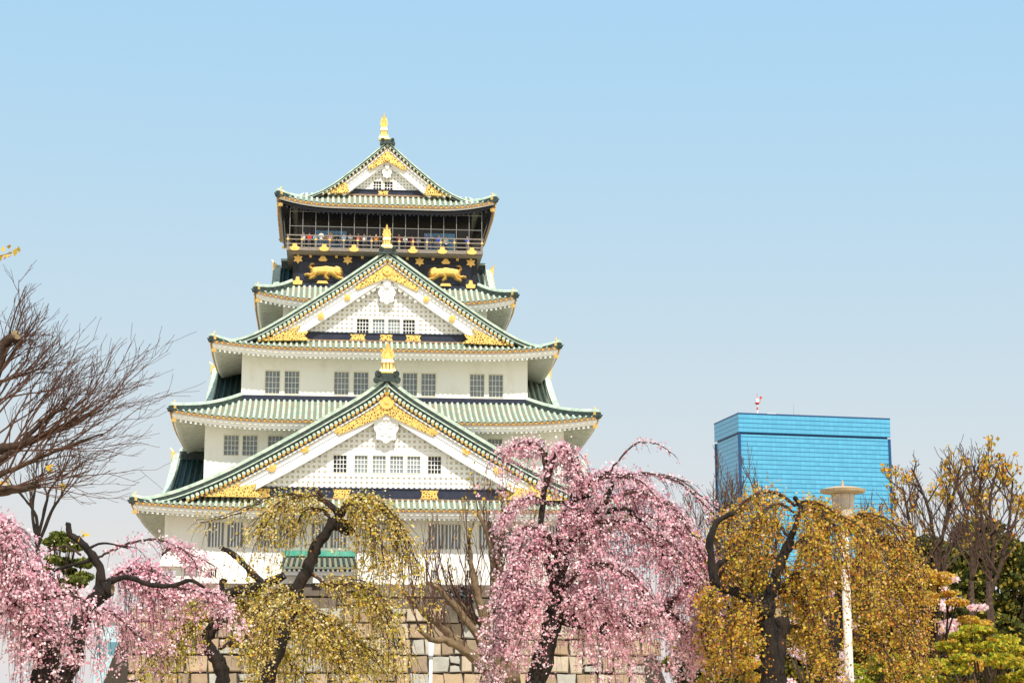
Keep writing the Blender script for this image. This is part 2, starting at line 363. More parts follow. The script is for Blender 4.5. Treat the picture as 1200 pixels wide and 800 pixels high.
# --- gables
G1 = [(0,31.1),(1.0,30.25),(2.45,29.2),(4.9,27.7),(7.9,25.9),(10.85,24.2),(13.8,22.6),(16.8,21.25),(19.0,20.5),(20.9,20.15)]
G2 = [(0,43.3),(1.3,42.4),(2.6,41.45),(4.9,39.8),(7.15,38.25),(9.4,36.75),(11.6,35.45),(13.4,34.75),(14.7,34.5)]
G5 = [(0,55.0),(1.0,54.15),(2.1,53.15),(3.7,51.8),(5.3,50.55),(7.0,49.65),(8.4,49.3),(9.6,49.25)]
def resample(c, n=26):
    out = []
    for i in range(n+1):
        f = i / n * (len(c)-1); k = min(int(f), len(c)-2); t = f - k
        p0, p1, p2, p3 = c[max(k-1,0)], c[k], c[k+1], c[min(k+2, len(c)-1)]
        out.append(tuple(.5*((2*b_) + (-a_+c_)*t + (2*a_-5*b_+4*c_-d_)*t*t + (-a_+3*b_-3*c_+d_)*t**3) for a_, b_, c_, d_ in zip(p0, p1, p2, p3)))
    return out
def offset_curve(c, n):
    """points n below the curve along its normal; at the apex straight down"""
    out = []
    for i, (x, z) in enumerate(c):
        p, q = c[max(i-1,0)], c[min(i+1,len(c)-1)]
        dx, dz = q[0]-p[0], q[1]-p[1]; l = math.hypot(dx, dz)
        if i == 0: out.append((0, z - n * l / abs(dx)))
        else: out.append((x + n*dz/l, z - n*abs(dx)/l))
    out = [(max(0, x), z) for x, z in out]
    return out
def gable(T, curve, verge, back, e, bw, zbase, seat, front=True, pitch=.5, skin=('pan', 'mint')):
    """T maps (x across, y inward, z); verge = y of the roof's edge, back = where the roof ends; e = depth of the roof edge, bw = bargeboard width"""
    c = resample(curve)
    sheet, rows, band, ends, board = MB(), MB(), MB(), MB(), MB()
    for b_ in (sheet, rows, band, ends, board): b_.T = T
    cs = offset_curve(c, e*.55)                                     # roof surface
    for s in (-1, 1):
        n = len(cs)
        sheet.add([(s*x, y, z) for y in (verge+.1, back) for x, z in cs], [(i, i+1, n+i+1, n+i) for i in range(n-1)])
        low = offset_curve(c, e*.95)
        sheet.add([(s*x, y, z) for y in (verge+.1, back) for x, z in low], [(i, i+1, n+i+1, n+i) for i in range(n-1)])
        y = verge + 1.0
        while y < back:
            rows.loft([[(s*x, y + .13*math.cos(math.radians(g)), z + .16*math.sin(math.radians(g))) for g in TUBE_A] for x, z in cs], 0, False, False)
            y += pitch
        def sweep(b_, n0, n1, y0, y1, mi=0, i0=0, i1=None):
            A, B = offset_curve(c, n0), offset_curve(c, n1)
            lim = .75 if b_ is band else .3                              # stop where the piece would come out under the eave
            i1_ = max(i for i in range(len(c)) if B[i][1] > zbase - lim)
            b_.loft([[(s*A[i][0], y0, A[i][1]), (s*A[i][0], y1, A[i][1]), (s*B[i][0], y1, B[i][1]), (s*B[i][0], y0, B[i][1])] for i in range(i0, i1_+1)], mi)
        # stacked ridge above the verge: mint cap, dark courses, light line
        sweep(band, 0, e*.2, verge+.15, verge+.7, 1); sweep(band, e*.2+.002, e*.42, verge+.2, verge+.65, 0)
        sweep(band, e*.422, e*.5, verge+.1, verge+.75, 1); sweep(band, e*.502, e*.66, verge+.16, verge+.8, 0)
        sweep(band, e*.8, e*.97, verge+.06, verge+.8, 0)
        # verge tiles lying across the edge, each with a round end
        step = pitch*.86; pos = []; acc = 0; cc = offset_curve(c, e*.74)
        for i in range(len(cc)-1):
            p, q = cc[i], cc[i+1]; l = math.dist(p, q)
            while acc < l:
                f = acc/l; pos.append((lerp(p[0],q[0],f), lerp(p[1],q[1],f))); acc += step
            acc -= l
        rr = min(.17, e*.17)
        for x, z in pos:
            if z < zbase - .25: continue
            pr = [(s*x + rr*math.cos(2*PI*g/8), z + rr*math.sin(2*PI*g/8)) for g in range(8)]
            m0, m1 = [(px_, verge-.02, pz_) for px_, pz_ in pr], [(px_, verge+.8, pz_) for px_, pz_ in pr]
            band.loft([m0, m1], 1)
            d0 = [(s*x + rr*.75*math.cos(2*PI*g/10), verge-.06, z - rr*1.3 + rr*.75*math.sin(2*PI*g/10)) for g in range(10)]
            band.loft([d0, [(a_, verge+.05, c_) for a_, _, c_ in d0]], 2)
        sweep(board, e+.0, e+.14, verge+.12, verge+.9)              # thin upper board
        sweep(board, e+.17, e+bw*.42, verge+.3, verge+.9); sweep(board, e+bw*.42+.035, e+bw, verge+.36, verge+.9)
    g = sheet.build('gable', M[skin[0]], keep)
    rows.build('tile_rows', M[skin[1]], g, True); band.build('verge_tiles', [M['dark_tile'], M['mint'], M['goldend']], g)
    board.build('bargeboard', M['white'], g)
    # ridge along the top
    rb = MB(); rb.T = T; z = c[0][1]; top = z - e*.55
    rb.loft([[(x, y, top + zz) for x, zz in ((-.34,-.2),(.34,-.2),(.28,.62),(-.28,.62))] for y in (verge+.75, back)], 0)
    rb.loft([[(x, y, top + .62 + zz) for x, zz in ((-.36,0),(.36,0),(.26,.2),(0,.3),(-.26,.2))] for y in (verge+.7, back)], 1)
    rb.build('ridge', [M['dark_tile'], M['mint']], g)
    if not front: return g
    return g, c
ident = lambda x, y, z: (x, y, z)

def lattice(T, c, off, zb, y, pitch, bar, skip=None, parent=None):
    """white grid over a cream recess inside the curve offset by off"""
    b_ = MB(); b_.T = T; cc = [p for p in offset_curve(c, off)]
    poly = [(x, z) for x, z in cc if z > zb]
    lx = next(((lerp(p[0], q[0], (p[1]-zb)/(p[1]-q[1])), zb) for p, q in zip(cc, cc[1:]) if p[1] > zb >= q[1]), cc[-1])
    poly.append(lx); hw = lx[0]
    full = [(-x, z) for x, z in poly[::-1]] + [(x, z) for x, z in poly if x > 1e-6]
    def zat(x):
        x = abs(x)
        for p, q in zip(poly, poly[1:]):
            if p[0] <= x <= q[0] and q[0] > p[0]: return lerp(p[1], q[1], (x-p[0])/(q[0]-p[0]))
        return zb
    def xat(z):
        for p, q in zip(poly, poly[1:]):
            if q[1] <= z <= p[1]: return lerp(p[0], q[0], (p[1]-z)/max(1e-6, p[1]-q[1]))
        return 0
    b_.prism_y(full, y+.1, y+.3, 1)
    n = int(hw / pitch)
    for i in range(-n, n+1):
        x = i*pitch
        segs = [(zb, zat(x))]
        if skip and skip[0] < x < skip[1]: segs = [(zb, skip[2]), (skip[3], zat(x))]
        for z0, z1 in segs:
            if z1 - z0 > .1: b_.box(x-bar/2, x+bar/2, y-.06, y+.1, z0, z1, 0)
    z = zb + pitch*.5
    while z < poly[0][1]:
        X = xat(z); segs = [(-X, X)]
        if skip and skip[2] - .05 < z < skip[3] + .05: segs = [(-X, skip[0]), (skip[1], X)]
        for x0, x1 in segs:
            if x1 - x0 > .1: b_.box(x0, x1, y-.05, y+.1, z-bar/2, z+bar/2, 0)
        z += pitch
    if skip: pass
    return b_.build('lattice_panel', [M['white'], M['cream']], parent), hw
def gable_windows(parent, hs, skip, y, nx, nz):
    b_ = MB(); holed_wall(b_, skip[0], skip[1], skip[2], skip[3], hs, y - .09, .17)
    b_.add([(skip[0],y-.09,skip[2]),(skip[1],y-.09,skip[2]),(skip[1],y-.09,skip[3]),(skip[0],y-.09,skip[3]),(skip[0],y+.1,skip[2]),(skip[1],y+.1,skip[2]),(skip[1],y+.1,skip[3]),(skip[0],y+.1,skip[3])], [(0,1,5,4),(1,2,6,5),(2,3,7,6),(3,0,4,7)])
    b_.build('window_band', M['white'], parent)
    for i, h in enumerate(hs):
        w_ = window(h, y - .09, nx, nz, 'darkglass' if i in (0, len(hs)-1) else 'glass', .05, .16, 'white'); w_.parent = parent
def relief_scroll(b_, x, z, r, y, turns=1.4, th=.1):
    pts = [(x + r*(1-.75*k/18)*math.cos(turns*2*PI*k/18), y, z + r*(1-.75*k/18)*math.sin(turns*2*PI*k/18)) for k in range(19)]
    b_.tube(pts, th, 6)
def pendant(parent, z, y, sc):
    """white carved gable pendant with scrolls running out under the bargeboards"""
    b_ = MB(); n = 40; out = []
    for k in range(n):
        a = 2*PI*k/n; rx = 1.0*sc*(1+.1*math.cos(8*a)); d = abs(math.cos(a))**.8, abs(math.sin(a))**.8
        out.append((math.copysign(d[0], math.cos(a))*rx, z + math.copysign(d[1], math.sin(a))*1.35*sc*(1+.08*math.cos(8*a))))
    b_.prism_y(out, y, y+.2)
    b_.prism_y([(-.55*sc, z+1.0*sc), (0, z+.3*sc), (.55*sc, z+1.0*sc), (.5*sc, z+1.9*sc), (0, z+2.5*sc), (-.5*sc, z+1.9*sc)], y-.06, y+.2)
    for k in range(5):
        a = PI/2 + 2*PI*k/5; b_.disc_y(.28*sc*math.cos(a), z+.95*sc+.28*sc*math.sin(a), .17*sc, y-.2, y, 8)
    b_.disc_y(0, z+.95*sc, .14*sc, y-.24, y, 8)
    for s in (-1, 1):
        relief_scroll(b_, s*.42*sc, z+.1*sc, .36*sc, y-.02, 1.3*s, .08*sc); relief_scroll(b_, s*.3*sc, z-.6*sc, .28*sc, y-.02, -1.3*s, .07*sc)
        for k in range(5):                                          # trailing cloud scrolls
            x, zz, r = s*(1.15+.62*k)*sc, z + (.95 - .5*k)*sc, (.42-.05*k)*sc
            b_.disc_y(x, zz, r, y, y+.18, 12, 0, .06); relief_scroll(b_, x, zz, r*.8, y-.02, 1.2*s, .07*sc)
    return b_.build('gable_pendant', M['white'], parent)
def chevron(parent, c, e, bw, y, reach, z_med, r_med):
    """gold openwork under the peak with a chrysanthemum boss"""
    b_ = MB()
    A, B = offset_curve(c, e+.2), offset_curve(c, e+bw+.05)
    for s in (-1, 1):
        idx = [i for i in range(len(c)) if A[i][0] <= reach]
        m = len(idx)
        up = [(s*A[i][0], A[i][1]) for i in idx]; lo = []
        for j, i in enumerate(idx):
            f = 1 - max(0, j/(m-1) - .45) / .55 * .6
            lo.append((s*lerp(A[i][0], B[i][0], f), lerp(A[i][1], B[i][1], f)))
        b_.loft([[(up[j][0], y, up[j][1]), (up[j][0], y+.18, up[j][1]), (lo[j][0], y+.18, lo[j][1]), (lo[j][0], y, lo[j][1])] for j in range(m)])
    o = b_.build('gold_openwork', M['filigree'], parent)
    b_ = MB(); b_.disc_y(0, z_med, r_med, y-.12, y+.05, 32, 0, .07); b_.disc_y(0, z_med, r_med*.3, y-.2, y, 12); b_.build('gold_boss', M['gold'], parent)
def medallion(parent, x, z, y, r, flower=False):
    b_ = MB()
    if flower:
        for k in range(6): b_.disc_y(x + r*.62*math.cos(PI/6+PI*k/3), z + r*.62*math.sin(PI/6+PI*k/3), r*.42, y-.08, y+.1, 8)
        b_.disc_y(x, z, r*.4, y-.14, y+.1, 10)
    else:
        b_.disc_y(x, z, r, y-.1, y+.1, 20); b_.disc_y(x, z, r*.72, y-.14, y+.1, 20); b_.disc_y(x, z, r*.3, y-.19, y+.1, 10)
    b_.build('gold_medallion', M['gold'], parent)
def corner_gold(parent, polys, y):
    for s in (-1, 1):
        b_ = MB()
        for poly in polys: b_.prism_y([(s*x, z) for x, z in poly], y, y+.3)
        b_.build('gold_corner_plate', M['filigree'], parent)
def finial(x, y, z, H, w_, parent):
    """gold fish finial seen head-on: pierced base, tapering body, fins, raised tail"""
    o = MB(); hb = H*.46
    o.loft([[(x+a*w_/2*s_, y+d_*w_*.32*s_, z+h*hb) for a, d_ in ((-1,-1),(1,-1),(1,1),(-1,1))] for s_, h in ((1,0),(.98,.16),(.8,.3),(.66,.62),(.7,.8),(.5,1))], 0)
    for k in range(4):
        for j in range(3): o.box(x-.3*w_+.2*w_*k-.04*w_, x-.3*w_+.2*w_*k+.04*w_, y-.32*w_*.92, y-.2*w_, z+hb*(.3+.18*j), z+hb*(.38+.18*j), 1)
    pr = [(.5,0),(.62,.1),(.5,.25),(.44,.4),(.4,.55),(.3,.75),(.18,.9),(.05,1.0)]
    o.loft([[(x+.42*w_*r*math.cos(2*PI*k/8), y+.42*w_*r*math.sin(2*PI*k/8)+w_*.25*math.sin(t*3), z+hb+(H-hb)*t) for k in range(8)] for r, t in pr], 0)
    for s in (-1, 1):
        for t in (.12, .3, .48):
            zz = z+hb+(H-hb)*t
            o.prism_y([(x+s*.15*w_, zz-.1*H), (x+s*(.4-.25*t)*w_, zz+.03*H), (x+s*(.42-.25*t)*w_, zz+.1*H), (x+s*.12*w_, zz+.06*H)], y-.05, y+.05)
    return o.build('gold_finial', [M['gold'], M['brown']], parent)
def ridge_end(parent, z, y, sc):
    o = MB()
    o.prism_y([(-1.0*sc,-.55*sc+z),(1.0*sc,-.55*sc+z),(.75*sc,.1*sc+z),(.4*sc,.2*sc+z),(-.4*sc,.2*sc+z),(-.75*sc,.1*sc+z)], y, y+.7)
    for s in (-1, 1):
        o.disc_y(s*.78*sc, z+.12*sc, .3*sc, y-.05, y+.6, 14); relief_scroll(o, s*.78*sc, z+.12*sc, .22*sc, y-.08, 1.3*s, .05*sc)
        o.disc_y(s*.95*sc, z-.4*sc, .25*sc, y-.05, y+.6, 14)
    return o.build('ridge_end_tile', M['dark_tile'], parent)
def sill_band(parent, hw, y, z0, z1, plates):
    o = MB(); o.box(-hw, hw, y-.1, y+.3, z0, z1); o.box(-hw, hw, y-.18, y+.3, z1+.002, z1+.1); o.build('sill_band', M['navy'], parent)
    h = (z1-z0)
    for x, pw in plates:
        o = MB(); o.prism_y([(x-pw, z0+.02), (x+pw, z0+.02), (x+pw*.8, z0+h*.5), (x+pw, z1-.04), (x-pw, z1-.04), (x-pw*.8, z0+h*.5)], y-.15, y-.101); o.build('gold_plate', M['filigree'], parent)
    o = MB(); o.box(-hw-.9, hw+.9, y-.25, y+.25, z0-.16, z0-.003); o.build('flashing', M['brown'], parent)

g, c = gable(ident, G1, -1.2, 31, 1.4, 1.3, 20.3, None); forward(g)
lat, hw = lattice(ident, c, 2.6, 21.25, .05, .46, .24, (-5.1, 5.35, 22.25, 24.55), g)
gable_windows(g, [(x, x+1.12, 22.6, 24.1) for x in (-4.52, -2.7, -1.12, .4, 1.9, 3.72)], (-5.1, 5.35, 22.25, 24.55), .05, 4, 4)
pendant(g, 26.6, -.62, 1.0); chevron(g, c, 1.4, 1.3, -1.0, 4.6, 28.7, .62)
for s in (-1, 1):
    for x, z, r, fl in ((4.25,26.35,.42,0),(7.05,24.55,.4,1),(9.85,22.9,.42,0)): medallion(g, s*x, z, -.92, r, fl)
corner_gold(g, [[(16.3,20.25),(12.0,22.05),(12.8,21.1),(11.1,21.4),(11.3,20.9),(10.5,20.25)]], -1.08)
sill_band(g, 11.5, .05, 20.32, 21.15, [(-3.75,.8),(3.85,.8),(-10.6,.7),(10.6,.7)])
ridge_end(g, 31.05, -1.3, 1.0); finial(.05, -.75, 31.2, 2.9, 1.55, g)

g, c = gable(ident, G2, 2.2, 25.4, .95, 1.2, 35.0, None)
lattice(ident, c, 2.05, 35.68, 3.4, .42, .22, (-3.0, 2.95, 35.6, 37.25), g)
gable_windows(g, [(x, x+1.05, 35.68, 37.0) for x in (-2.65, -1.22, .17, 1.52)], (-3.0, 2.95, 35.6, 37.25), 3.4, 4, 4)
pendant(g, 39.35, 2.75, .72); chevron(g, c, .95, 1.2, 2.4, 3.3, 41.3, .42)
for s in (-1, 1):
    for x, z, r, fl in ((3.55,38.75,.28,0),(5.9,37.0,.3,0)): medallion(g, s*x, z, 2.5, r, fl)
corner_gold(g, [[(11.2,34.62),(7.7,36.1),(8.2,35.45),(7.0,35.55),(7.3,35.1),(6.8,34.75)]], 2.32)
sill_band(g, 8.2, 3.35, 35.0, 35.6, [(-2.55,.7),(2.45,.7),(0,.6)])
ridge_end(g, 43.2, 2.1, .72); finial(-.08, 2.6, 43.35, 2.35, 1.05, g)

g, c = gable(ident, G5, 7.0, 21.0, .55, .95, 49.9, None)
lattice(ident, c, 1.4, 50.4, 8.0, .3, .17, (-1.5, .85, 50.35, 51.4), g)
gable_windows(g, [(-1.25, -.52, 50.45, 51.25), (-.2, .55, 50.45, 51.25)], (-1.5, .85, 50.35, 51.4), 8.0, 3, 3)
pendant(g, 52.1, 7.5, .42); chevron(g, c, .55, .95, 7.1, 1.9, 53.3, .26)
corner_gold(g, [[(5.9,49.75),(3.9,50.85),(3.6,50.35),(3.5,49.85)]], 7.1)
sill_band(g, 4.6, 7.95, 49.92, 50.33, [(-.32,.5)])
ridge_end(g, 55.0, 6.95, .6); finial(-.35, 7.35, 55.1, 2.75, .95, g)

# gables on the two flanks
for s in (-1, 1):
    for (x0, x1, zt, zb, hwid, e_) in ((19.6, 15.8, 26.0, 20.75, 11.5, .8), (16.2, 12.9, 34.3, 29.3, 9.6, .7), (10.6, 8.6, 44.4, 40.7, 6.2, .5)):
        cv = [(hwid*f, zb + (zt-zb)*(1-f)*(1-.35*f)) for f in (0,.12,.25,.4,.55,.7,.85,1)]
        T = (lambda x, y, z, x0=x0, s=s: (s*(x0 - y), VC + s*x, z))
        sg = gable(T, cv, 0, x0 - x1, e_, .7, zb, None, False, skin=('dark_tile', 'shaded_teal') if s < 0 else ('pan', 'mint'))  # left flank: shade under the eaves painted in with darker tile colours
        fill = MB(); fill.T = T; cc = offset_curve(resample(cv), e_+.5)
        fill.prism_y([(-x, z) for x, z in cc[::-1]] + [(x, z) for x, z in cc if x > 0], .8, 1.0); fill.build('gable_panel', M['white'], sg)
        o = MB(); o.T = T; o.box(-.25, .25, -.05, .3, zt-.6, zt+.1); o.tube([(0,.1,zt+.05),(0,.0,zt+.25),(0,-.2,zt+.5)], [.12,.09,.03], 6); o.build('ridge_ornament', M['gold'], sg)

# --- small tiled porch roof low on the front wall
o = MB(); o.add([(-8.9,-1.5,14.3),(-2.3,-1.5,14.3),(-2.6,0,15.35),(-8.6,0,15.35),(-8.9,-1.5,14.12),(-2.3,-1.5,14.12),(-2.6,-.01,14.2),(-8.6,-.01,14.2)],
               [(0,1,2,3),(4,5,6,7),(0,1,5,4),(1,2,6,5),(0,3,7,4)]); pr = forward(o.build('porch_roof', M['pan'], keep))
o = MB()
for k in range(14):
    x = -8.75 + k*.485
    o.loft([[(lerp(x, lerp(-8.5,-2.7,k/13), t) + .12*math.cos(math.radians(gk)), lerp(-1.55, -.02, t), lerp(14.3, 15.35, t) + .13*math.sin(math.radians(gk))) for gk in TUBE_A] for t in (0, .5, 1)], 0, False, False)
o.build('tile_rows', M['dark_tile'], pr, True)
o = MB(); o.box(-8.7, -2.5, -.35, -.002, 15.3, 15.75); o.build('ridge', M['jade'], pr)
o = MB()
for k in range(16): o.box(-8.6+k*.41, -8.42+k*.41, -1.4, -.05, 13.95, 14.1)
o.box(-8.5, -2.7, -1.1, -.003, 13.6, 13.94); o.box(-6.1, -5.3, -1.0, -.003, 12.96, 13.59); o.build('brackets', M['white'], pr)

# --- top storey: black tiger storey, balcony, glazed lookout
o = MB(); o.box(-8.6, 8.55, 7.6, 20.4, 40.75, 44.0); ts = o.build('black_storey', M['navy'], keep)
o = MB()
for x in (-8.55, -3.2, 3.2, 8.1): o.box(x, x+.42, 7.48, 7.598, 41.0, 43.95)
o.box(-8.6, 8.55, 7.5, 7.597, 43.3, 43.42); o.box(-8.6, 8.55, 7.5, 7.597, 41.35, 41.47); o.build('panel_frame', M['black'], ts)
def starplate(b_, x, z, y, r):
    b_.disc_y(x, z, r*.62, y-.06, y, 12, 0, .7)
    b_.prism_y([(x-r*.9,z-r*.4),(x-r*.6,z),(x-r*.9,z+r*.4),(x+r*.9,z+r*.4),(x+r*.6,z),(x+r*.9,z-r*.4)], y-.05, y)
    b_.disc_y(x, z, r*.3, y-.1, y, 8)
for x in (-8.15, -3.55, 3.15, 7.95):
    o = MB(); starplate(o, x, 43.45, 7.47, .45); o.build('gold_star_plate', M['gold'], ts)
for x in (-8.15, 7.95):
    o = MB(); o.prism_y([(x-.4,41.0),(x+.4,41.0),(x+.46,41.35),(x+.2,41.4),(x+.14,41.75),(x-.14,41.75),(x-.2,41.4),(x-.46,41.35)], 7.4, 7.47); o.build('gold_base_plate', M['gold'], ts)
for x in (-5.85, 5.6):
    o = MB(); o.prism_y([(x-.42,43.38),(x-.25,43.26),(x+.25,43.26),(x+.42,43.38),(x+.3,43.55),(x+.14,43.76),(x-.14,43.76),(x-.3,43.55)], 7.38, 7.49); o.build('gold_cloud_plate', M['gold'], ts)
    o = MB(); o.prism_y([(x-.55,41.15),(x+.55,41.15),(x+.4,41.4),(x-.4,41.4)], 7.38, 7.49); o.build('gold_cloud_plate', M['gold'], ts)
for x in (-7.0, -4.6, -2.2, 2.0, 4.4, 6.7): o = MB(); o.box(x-.12, x+.12, 7.4, 7.49, 43.6, 43.84); o.build('gold_stud', M['gold'], ts)
def relief(name, caps, w_, h_, x0, z0, y, flip, depth=.32):
    """one continuous raised figure: smooth union of capsules (ax, az, ra, bx, bz, rb) in a unit of metres"""
    nx, nz = 96, 56
    X, Z = np.meshgrid(np.linspace(0, w_, nx), np.linspace(0, h_, nz))
    f = np.full(X.shape, -9.)
    for ax, az, ra, bx, bz, rb in caps:
        d = np.array([bx-ax, bz-az]); L2 = max(1e-9, d @ d)
        t = np.clip(((X-ax)*d[0] + (Z-az)*d[1]) / L2, 0, 1)
        f = np.maximum(f, (ra + (rb-ra)*t) - np.hypot(X-ax-t*d[0], Z-az-t*d[1]))
    Hh = np.sqrt(np.clip(f, 0, .2) * .5)
    b_ = MB(); idx = {}
    for j in range(nz-1):
        for i in range(nx-1):
            q = [(j,i),(j,i+1),(j+1,i+1),(j+1,i)]
            if max(f[a] for a in q) > 0.0:
                ids = []
                for a in q:
                    if a not in idx:
                        idx[a] = len(b_.v); xx = X[a]; xx = w_-xx if flip else xx
                        b_.v.append((x0+xx, y - Hh[a]*depth/.3, z0+Z[a]))
                    ids.append(idx[a])
                b_.f.append(tuple(ids)); b_.m.append(0)
    return b_.build(name, M['gold'], ts, True)
TIG = [(3.0,1.0,.38,3.15,.95,.36),(.95,.85,.36,2.0,.95,.42),(2.0,.95,.42,2.75,.85,.4),(3.05,.8,.34,3.2,.75,.36),(3.3,.6,.2,3.35,.58,.18),(2.9,1.1,.09,2.95,1.2,.07),(3.3,1.08,.09,3.36,1.15,.07),
       (2.3,.8,.26,1.95,.35,.14),(1.95,.35,.14,2.2,.14,.12),(2.75,.6,.24,3.05,.3,.14),(3.05,.3,.14,3.6,.16,.12),(1.0,.75,.28,.62,.42,.15),(.62,.42,.15,.3,.5,.12),(.3,.5,.11,.05,.45,.1),
       (1.1,.65,.24,.9,.3,.13),(.9,.3,.13,.55,.14,.12),(.75,1.0,.12,.5,1.25,.09),(.5,1.25,.09,.62,1.5,.08),(.62,1.5,.08,.85,1.52,.07),(1.9,1.3,.09,2.2,1.28,.08)]
TIG = [(a, b, r*1.04, c_, d, q_*1.04) for a, b, r, c_, d, q_ in TIG]
relief('tiger_relief', TIG, 3.8, 1.8, -7.55, 41.5, 7.56, False, .5)
relief('tiger_relief', TIG, 3.8, 1.8, 3.75, 41.6, 7.56, True, .5)

o = MB(); o.box(-9.2, 9.0, 6.3, 21.7, 44.0, 44.32); o.box(-9.1, 8.9, 6.5, 21.5, 43.85, 43.997); bal = o.build('balcony', M['timber'], keep)
o = MB()
for z in (44.62, 45.05, 45.45):
    for a, b2, c2, d2 in ((-9.25,9.05,6.34,6.42),(-9.25,9.05,21.58,21.66)): o.box(a, b2, c2, d2, z-.05, z+.05)
    for xx in (-9.17, 8.93): o.box(xx-.04, xx+.04, 6.421, 21.579, z-.05, z+.05)
for k in range(15): x = -9.1 + k*1.286; o.box(x-.07, x+.07, 6.3, 6.46, 44.33, 45.4)
o.build('railing', M['timber'], bal)
o = MB()
for k in range(16):
    x = -8.95 + k*1.19; o.box(x-.024, x+.024, 6.485, 6.535, 44.33, 48.1)
for z in (46.35, 47.75): o.box(-8.95, 8.9, 6.485, 6.535, z-.02, z+.02)
o.build('safety_posts', M['wire'], bal)
for x in (-8.45, -5.75, -3.0, 2.45, 5.2, 7.95):
    o = MB(); o.prism_y([(x-.4,44.02),(x-.15,43.95),(x+.15,43.95),(x+.4,44.02),(x+.46,44.25),(x+.22,44.36),(x+.18,44.6),(x-.18,44.6),(x-.22,44.36),(x-.46,44.25)], 6.18, 6.29); o.build('gold_bracket', M['gold'], bal)
for k in range(15): x = -9.1 + k*1.286; o = MB(); o.box(x-.1, x+.1, 6.24, 6.298, 44.95, 45.12); o.build('gold_rail_cap', M['gold'], bal)
o = MB(); o.box(-8.3, 8.1, 8.6, 20.0, 44.33, 48.6); lk = o.build('lookout', M['black'], keep)
o = MB(); o.box(-8.2, 8.0, 8.52, 8.597, 45.95, 47.6, 0)
for k in range(14): x = -8.2 + k*1.246; o.box(x-.06, x+.06, 8.46, 8.6, 44.4, 47.6, 1)
o.build('lookout_glazing', [M['deckglass'], M['black']], lk)
CRANE = [(1.1,.5,.12,1.5,.62,.1),(1.5,.62,.08,1.9,.5,.05),(1.1,.5,.1,.5,.85,.16),(.5,.85,.14,.15,.95,.05),(1.2,.5,.1,1.15,1.1,.14),(1.15,1.1,.12,.95,1.35,.04),(1.1,.5,.1,.7,.25,.06)]
for x, fl in ((-6.6, 0), (3.6, 1)):
    o = MB(); o.box(x, x+2.9, 8.4, 8.515, 44.6, 46.45); o.build('blue_panel', M['bluepanel'], lk)
    r_ = relief('crane_relief', CRANE, 2.0, 1.45, x+.4, 44.95, 8.39, fl, .15); r_.parent = lk

# ------------------------------------------------------------------ stone bases
def stone_wall(name, hw, y0, y1, z0, z1, batter, course, mats, label, seed, sz=(.8, 1.6), rough=.1, only=None, rg=.035):
    root = empty(name, keep.location, keep.rotation_euler.z, label, 'stone wall')
    R = random.Random(seed); o = MB()
    o.loft([[(-hw-b_, y0-b_+.12, z), (hw+b_, y0-b_+.12, z), (hw+b_, y1, z), (-hw-b_, y1, z)] for z, b_ in ((z0, batter), (z1-.06, 0))])
    o.build('core', M['mortar'], root)
    s = MB(); z = z1
    lev = []
    while z > z0:
        h = course*R.uniform(.75, 1.25); lev.append((z, max(z0, z-h))); z -= h
    for zt_, zb_ in lev:
        if only and zt_ < only: break
        x = -hw
        while x < hw:
            wd = R.uniform(*sz)*course; j = lambda: R.uniform(-rough, rough)*course
            gap = rg
            bt = batter*(z1-zb_)/(z1-z0); tp = batter*(z1-zt_)/(z1-z0)
            if R.random() < .18:                                     # two small stones in place of one big one
                cells = [(x, x+wd, lerp(zb_, zt_, .5), zt_), (x, x+wd, zb_, lerp(zb_, zt_, .5))]
            else: cells = [(x, x+wd, zb_, zt_)]
            for a, b2, zb2, zt2 in cells:
                q = [(a+gap+j()*.5, zb2+gap+j()*.5), (b2-gap+j()*.5, zb2+gap+j()*.5), (b2-gap+j()*.5, (zb2+zt2)/2), (b2-gap+j()*.5, zt2-gap+(0 if zt_ == z1 else j()*.5)), ((a+b2)/2, zt2-gap), (a+gap+j()*.5, zt2-gap+(0 if zt_ == z1 else j()*.5)), (a+gap, (zb2+zt2)/2)]
                cx_, cz_ = sum(p[0] for p in q)/7, sum(p[1] for p in q)/7; pr_ = R.uniform(.03, .14)
                f = lambda z_: y0 - batter*(z1-z_)/(z1-z0)
                r0 = [(p[0], f(p[1])+.2, p[1]) for p in q]; r1 = [(p[0], f(p[1])-pr_*.4, p[1]) for p in q]
                r2 = [(cx_+(p[0]-cx_)*.86, f(p[1])-pr_, cz_+(p[1]-cz_)*.86) for p in q]
                s.loft([r0, r1, r2], R.randrange(len(mats)))
            x += wd
    s.build('stones', mats, root)
    return root
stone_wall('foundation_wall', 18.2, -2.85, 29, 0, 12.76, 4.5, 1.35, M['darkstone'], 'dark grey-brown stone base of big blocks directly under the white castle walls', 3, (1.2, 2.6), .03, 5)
stone_wall('stone_terrace', 20.0, -14, -5, 0, 10.15, 3.0, 1.12, M['stone'], 'pale tan terrace wall of irregular fitted stones in front of the castle base', 5, rough=.15, rg=.07)

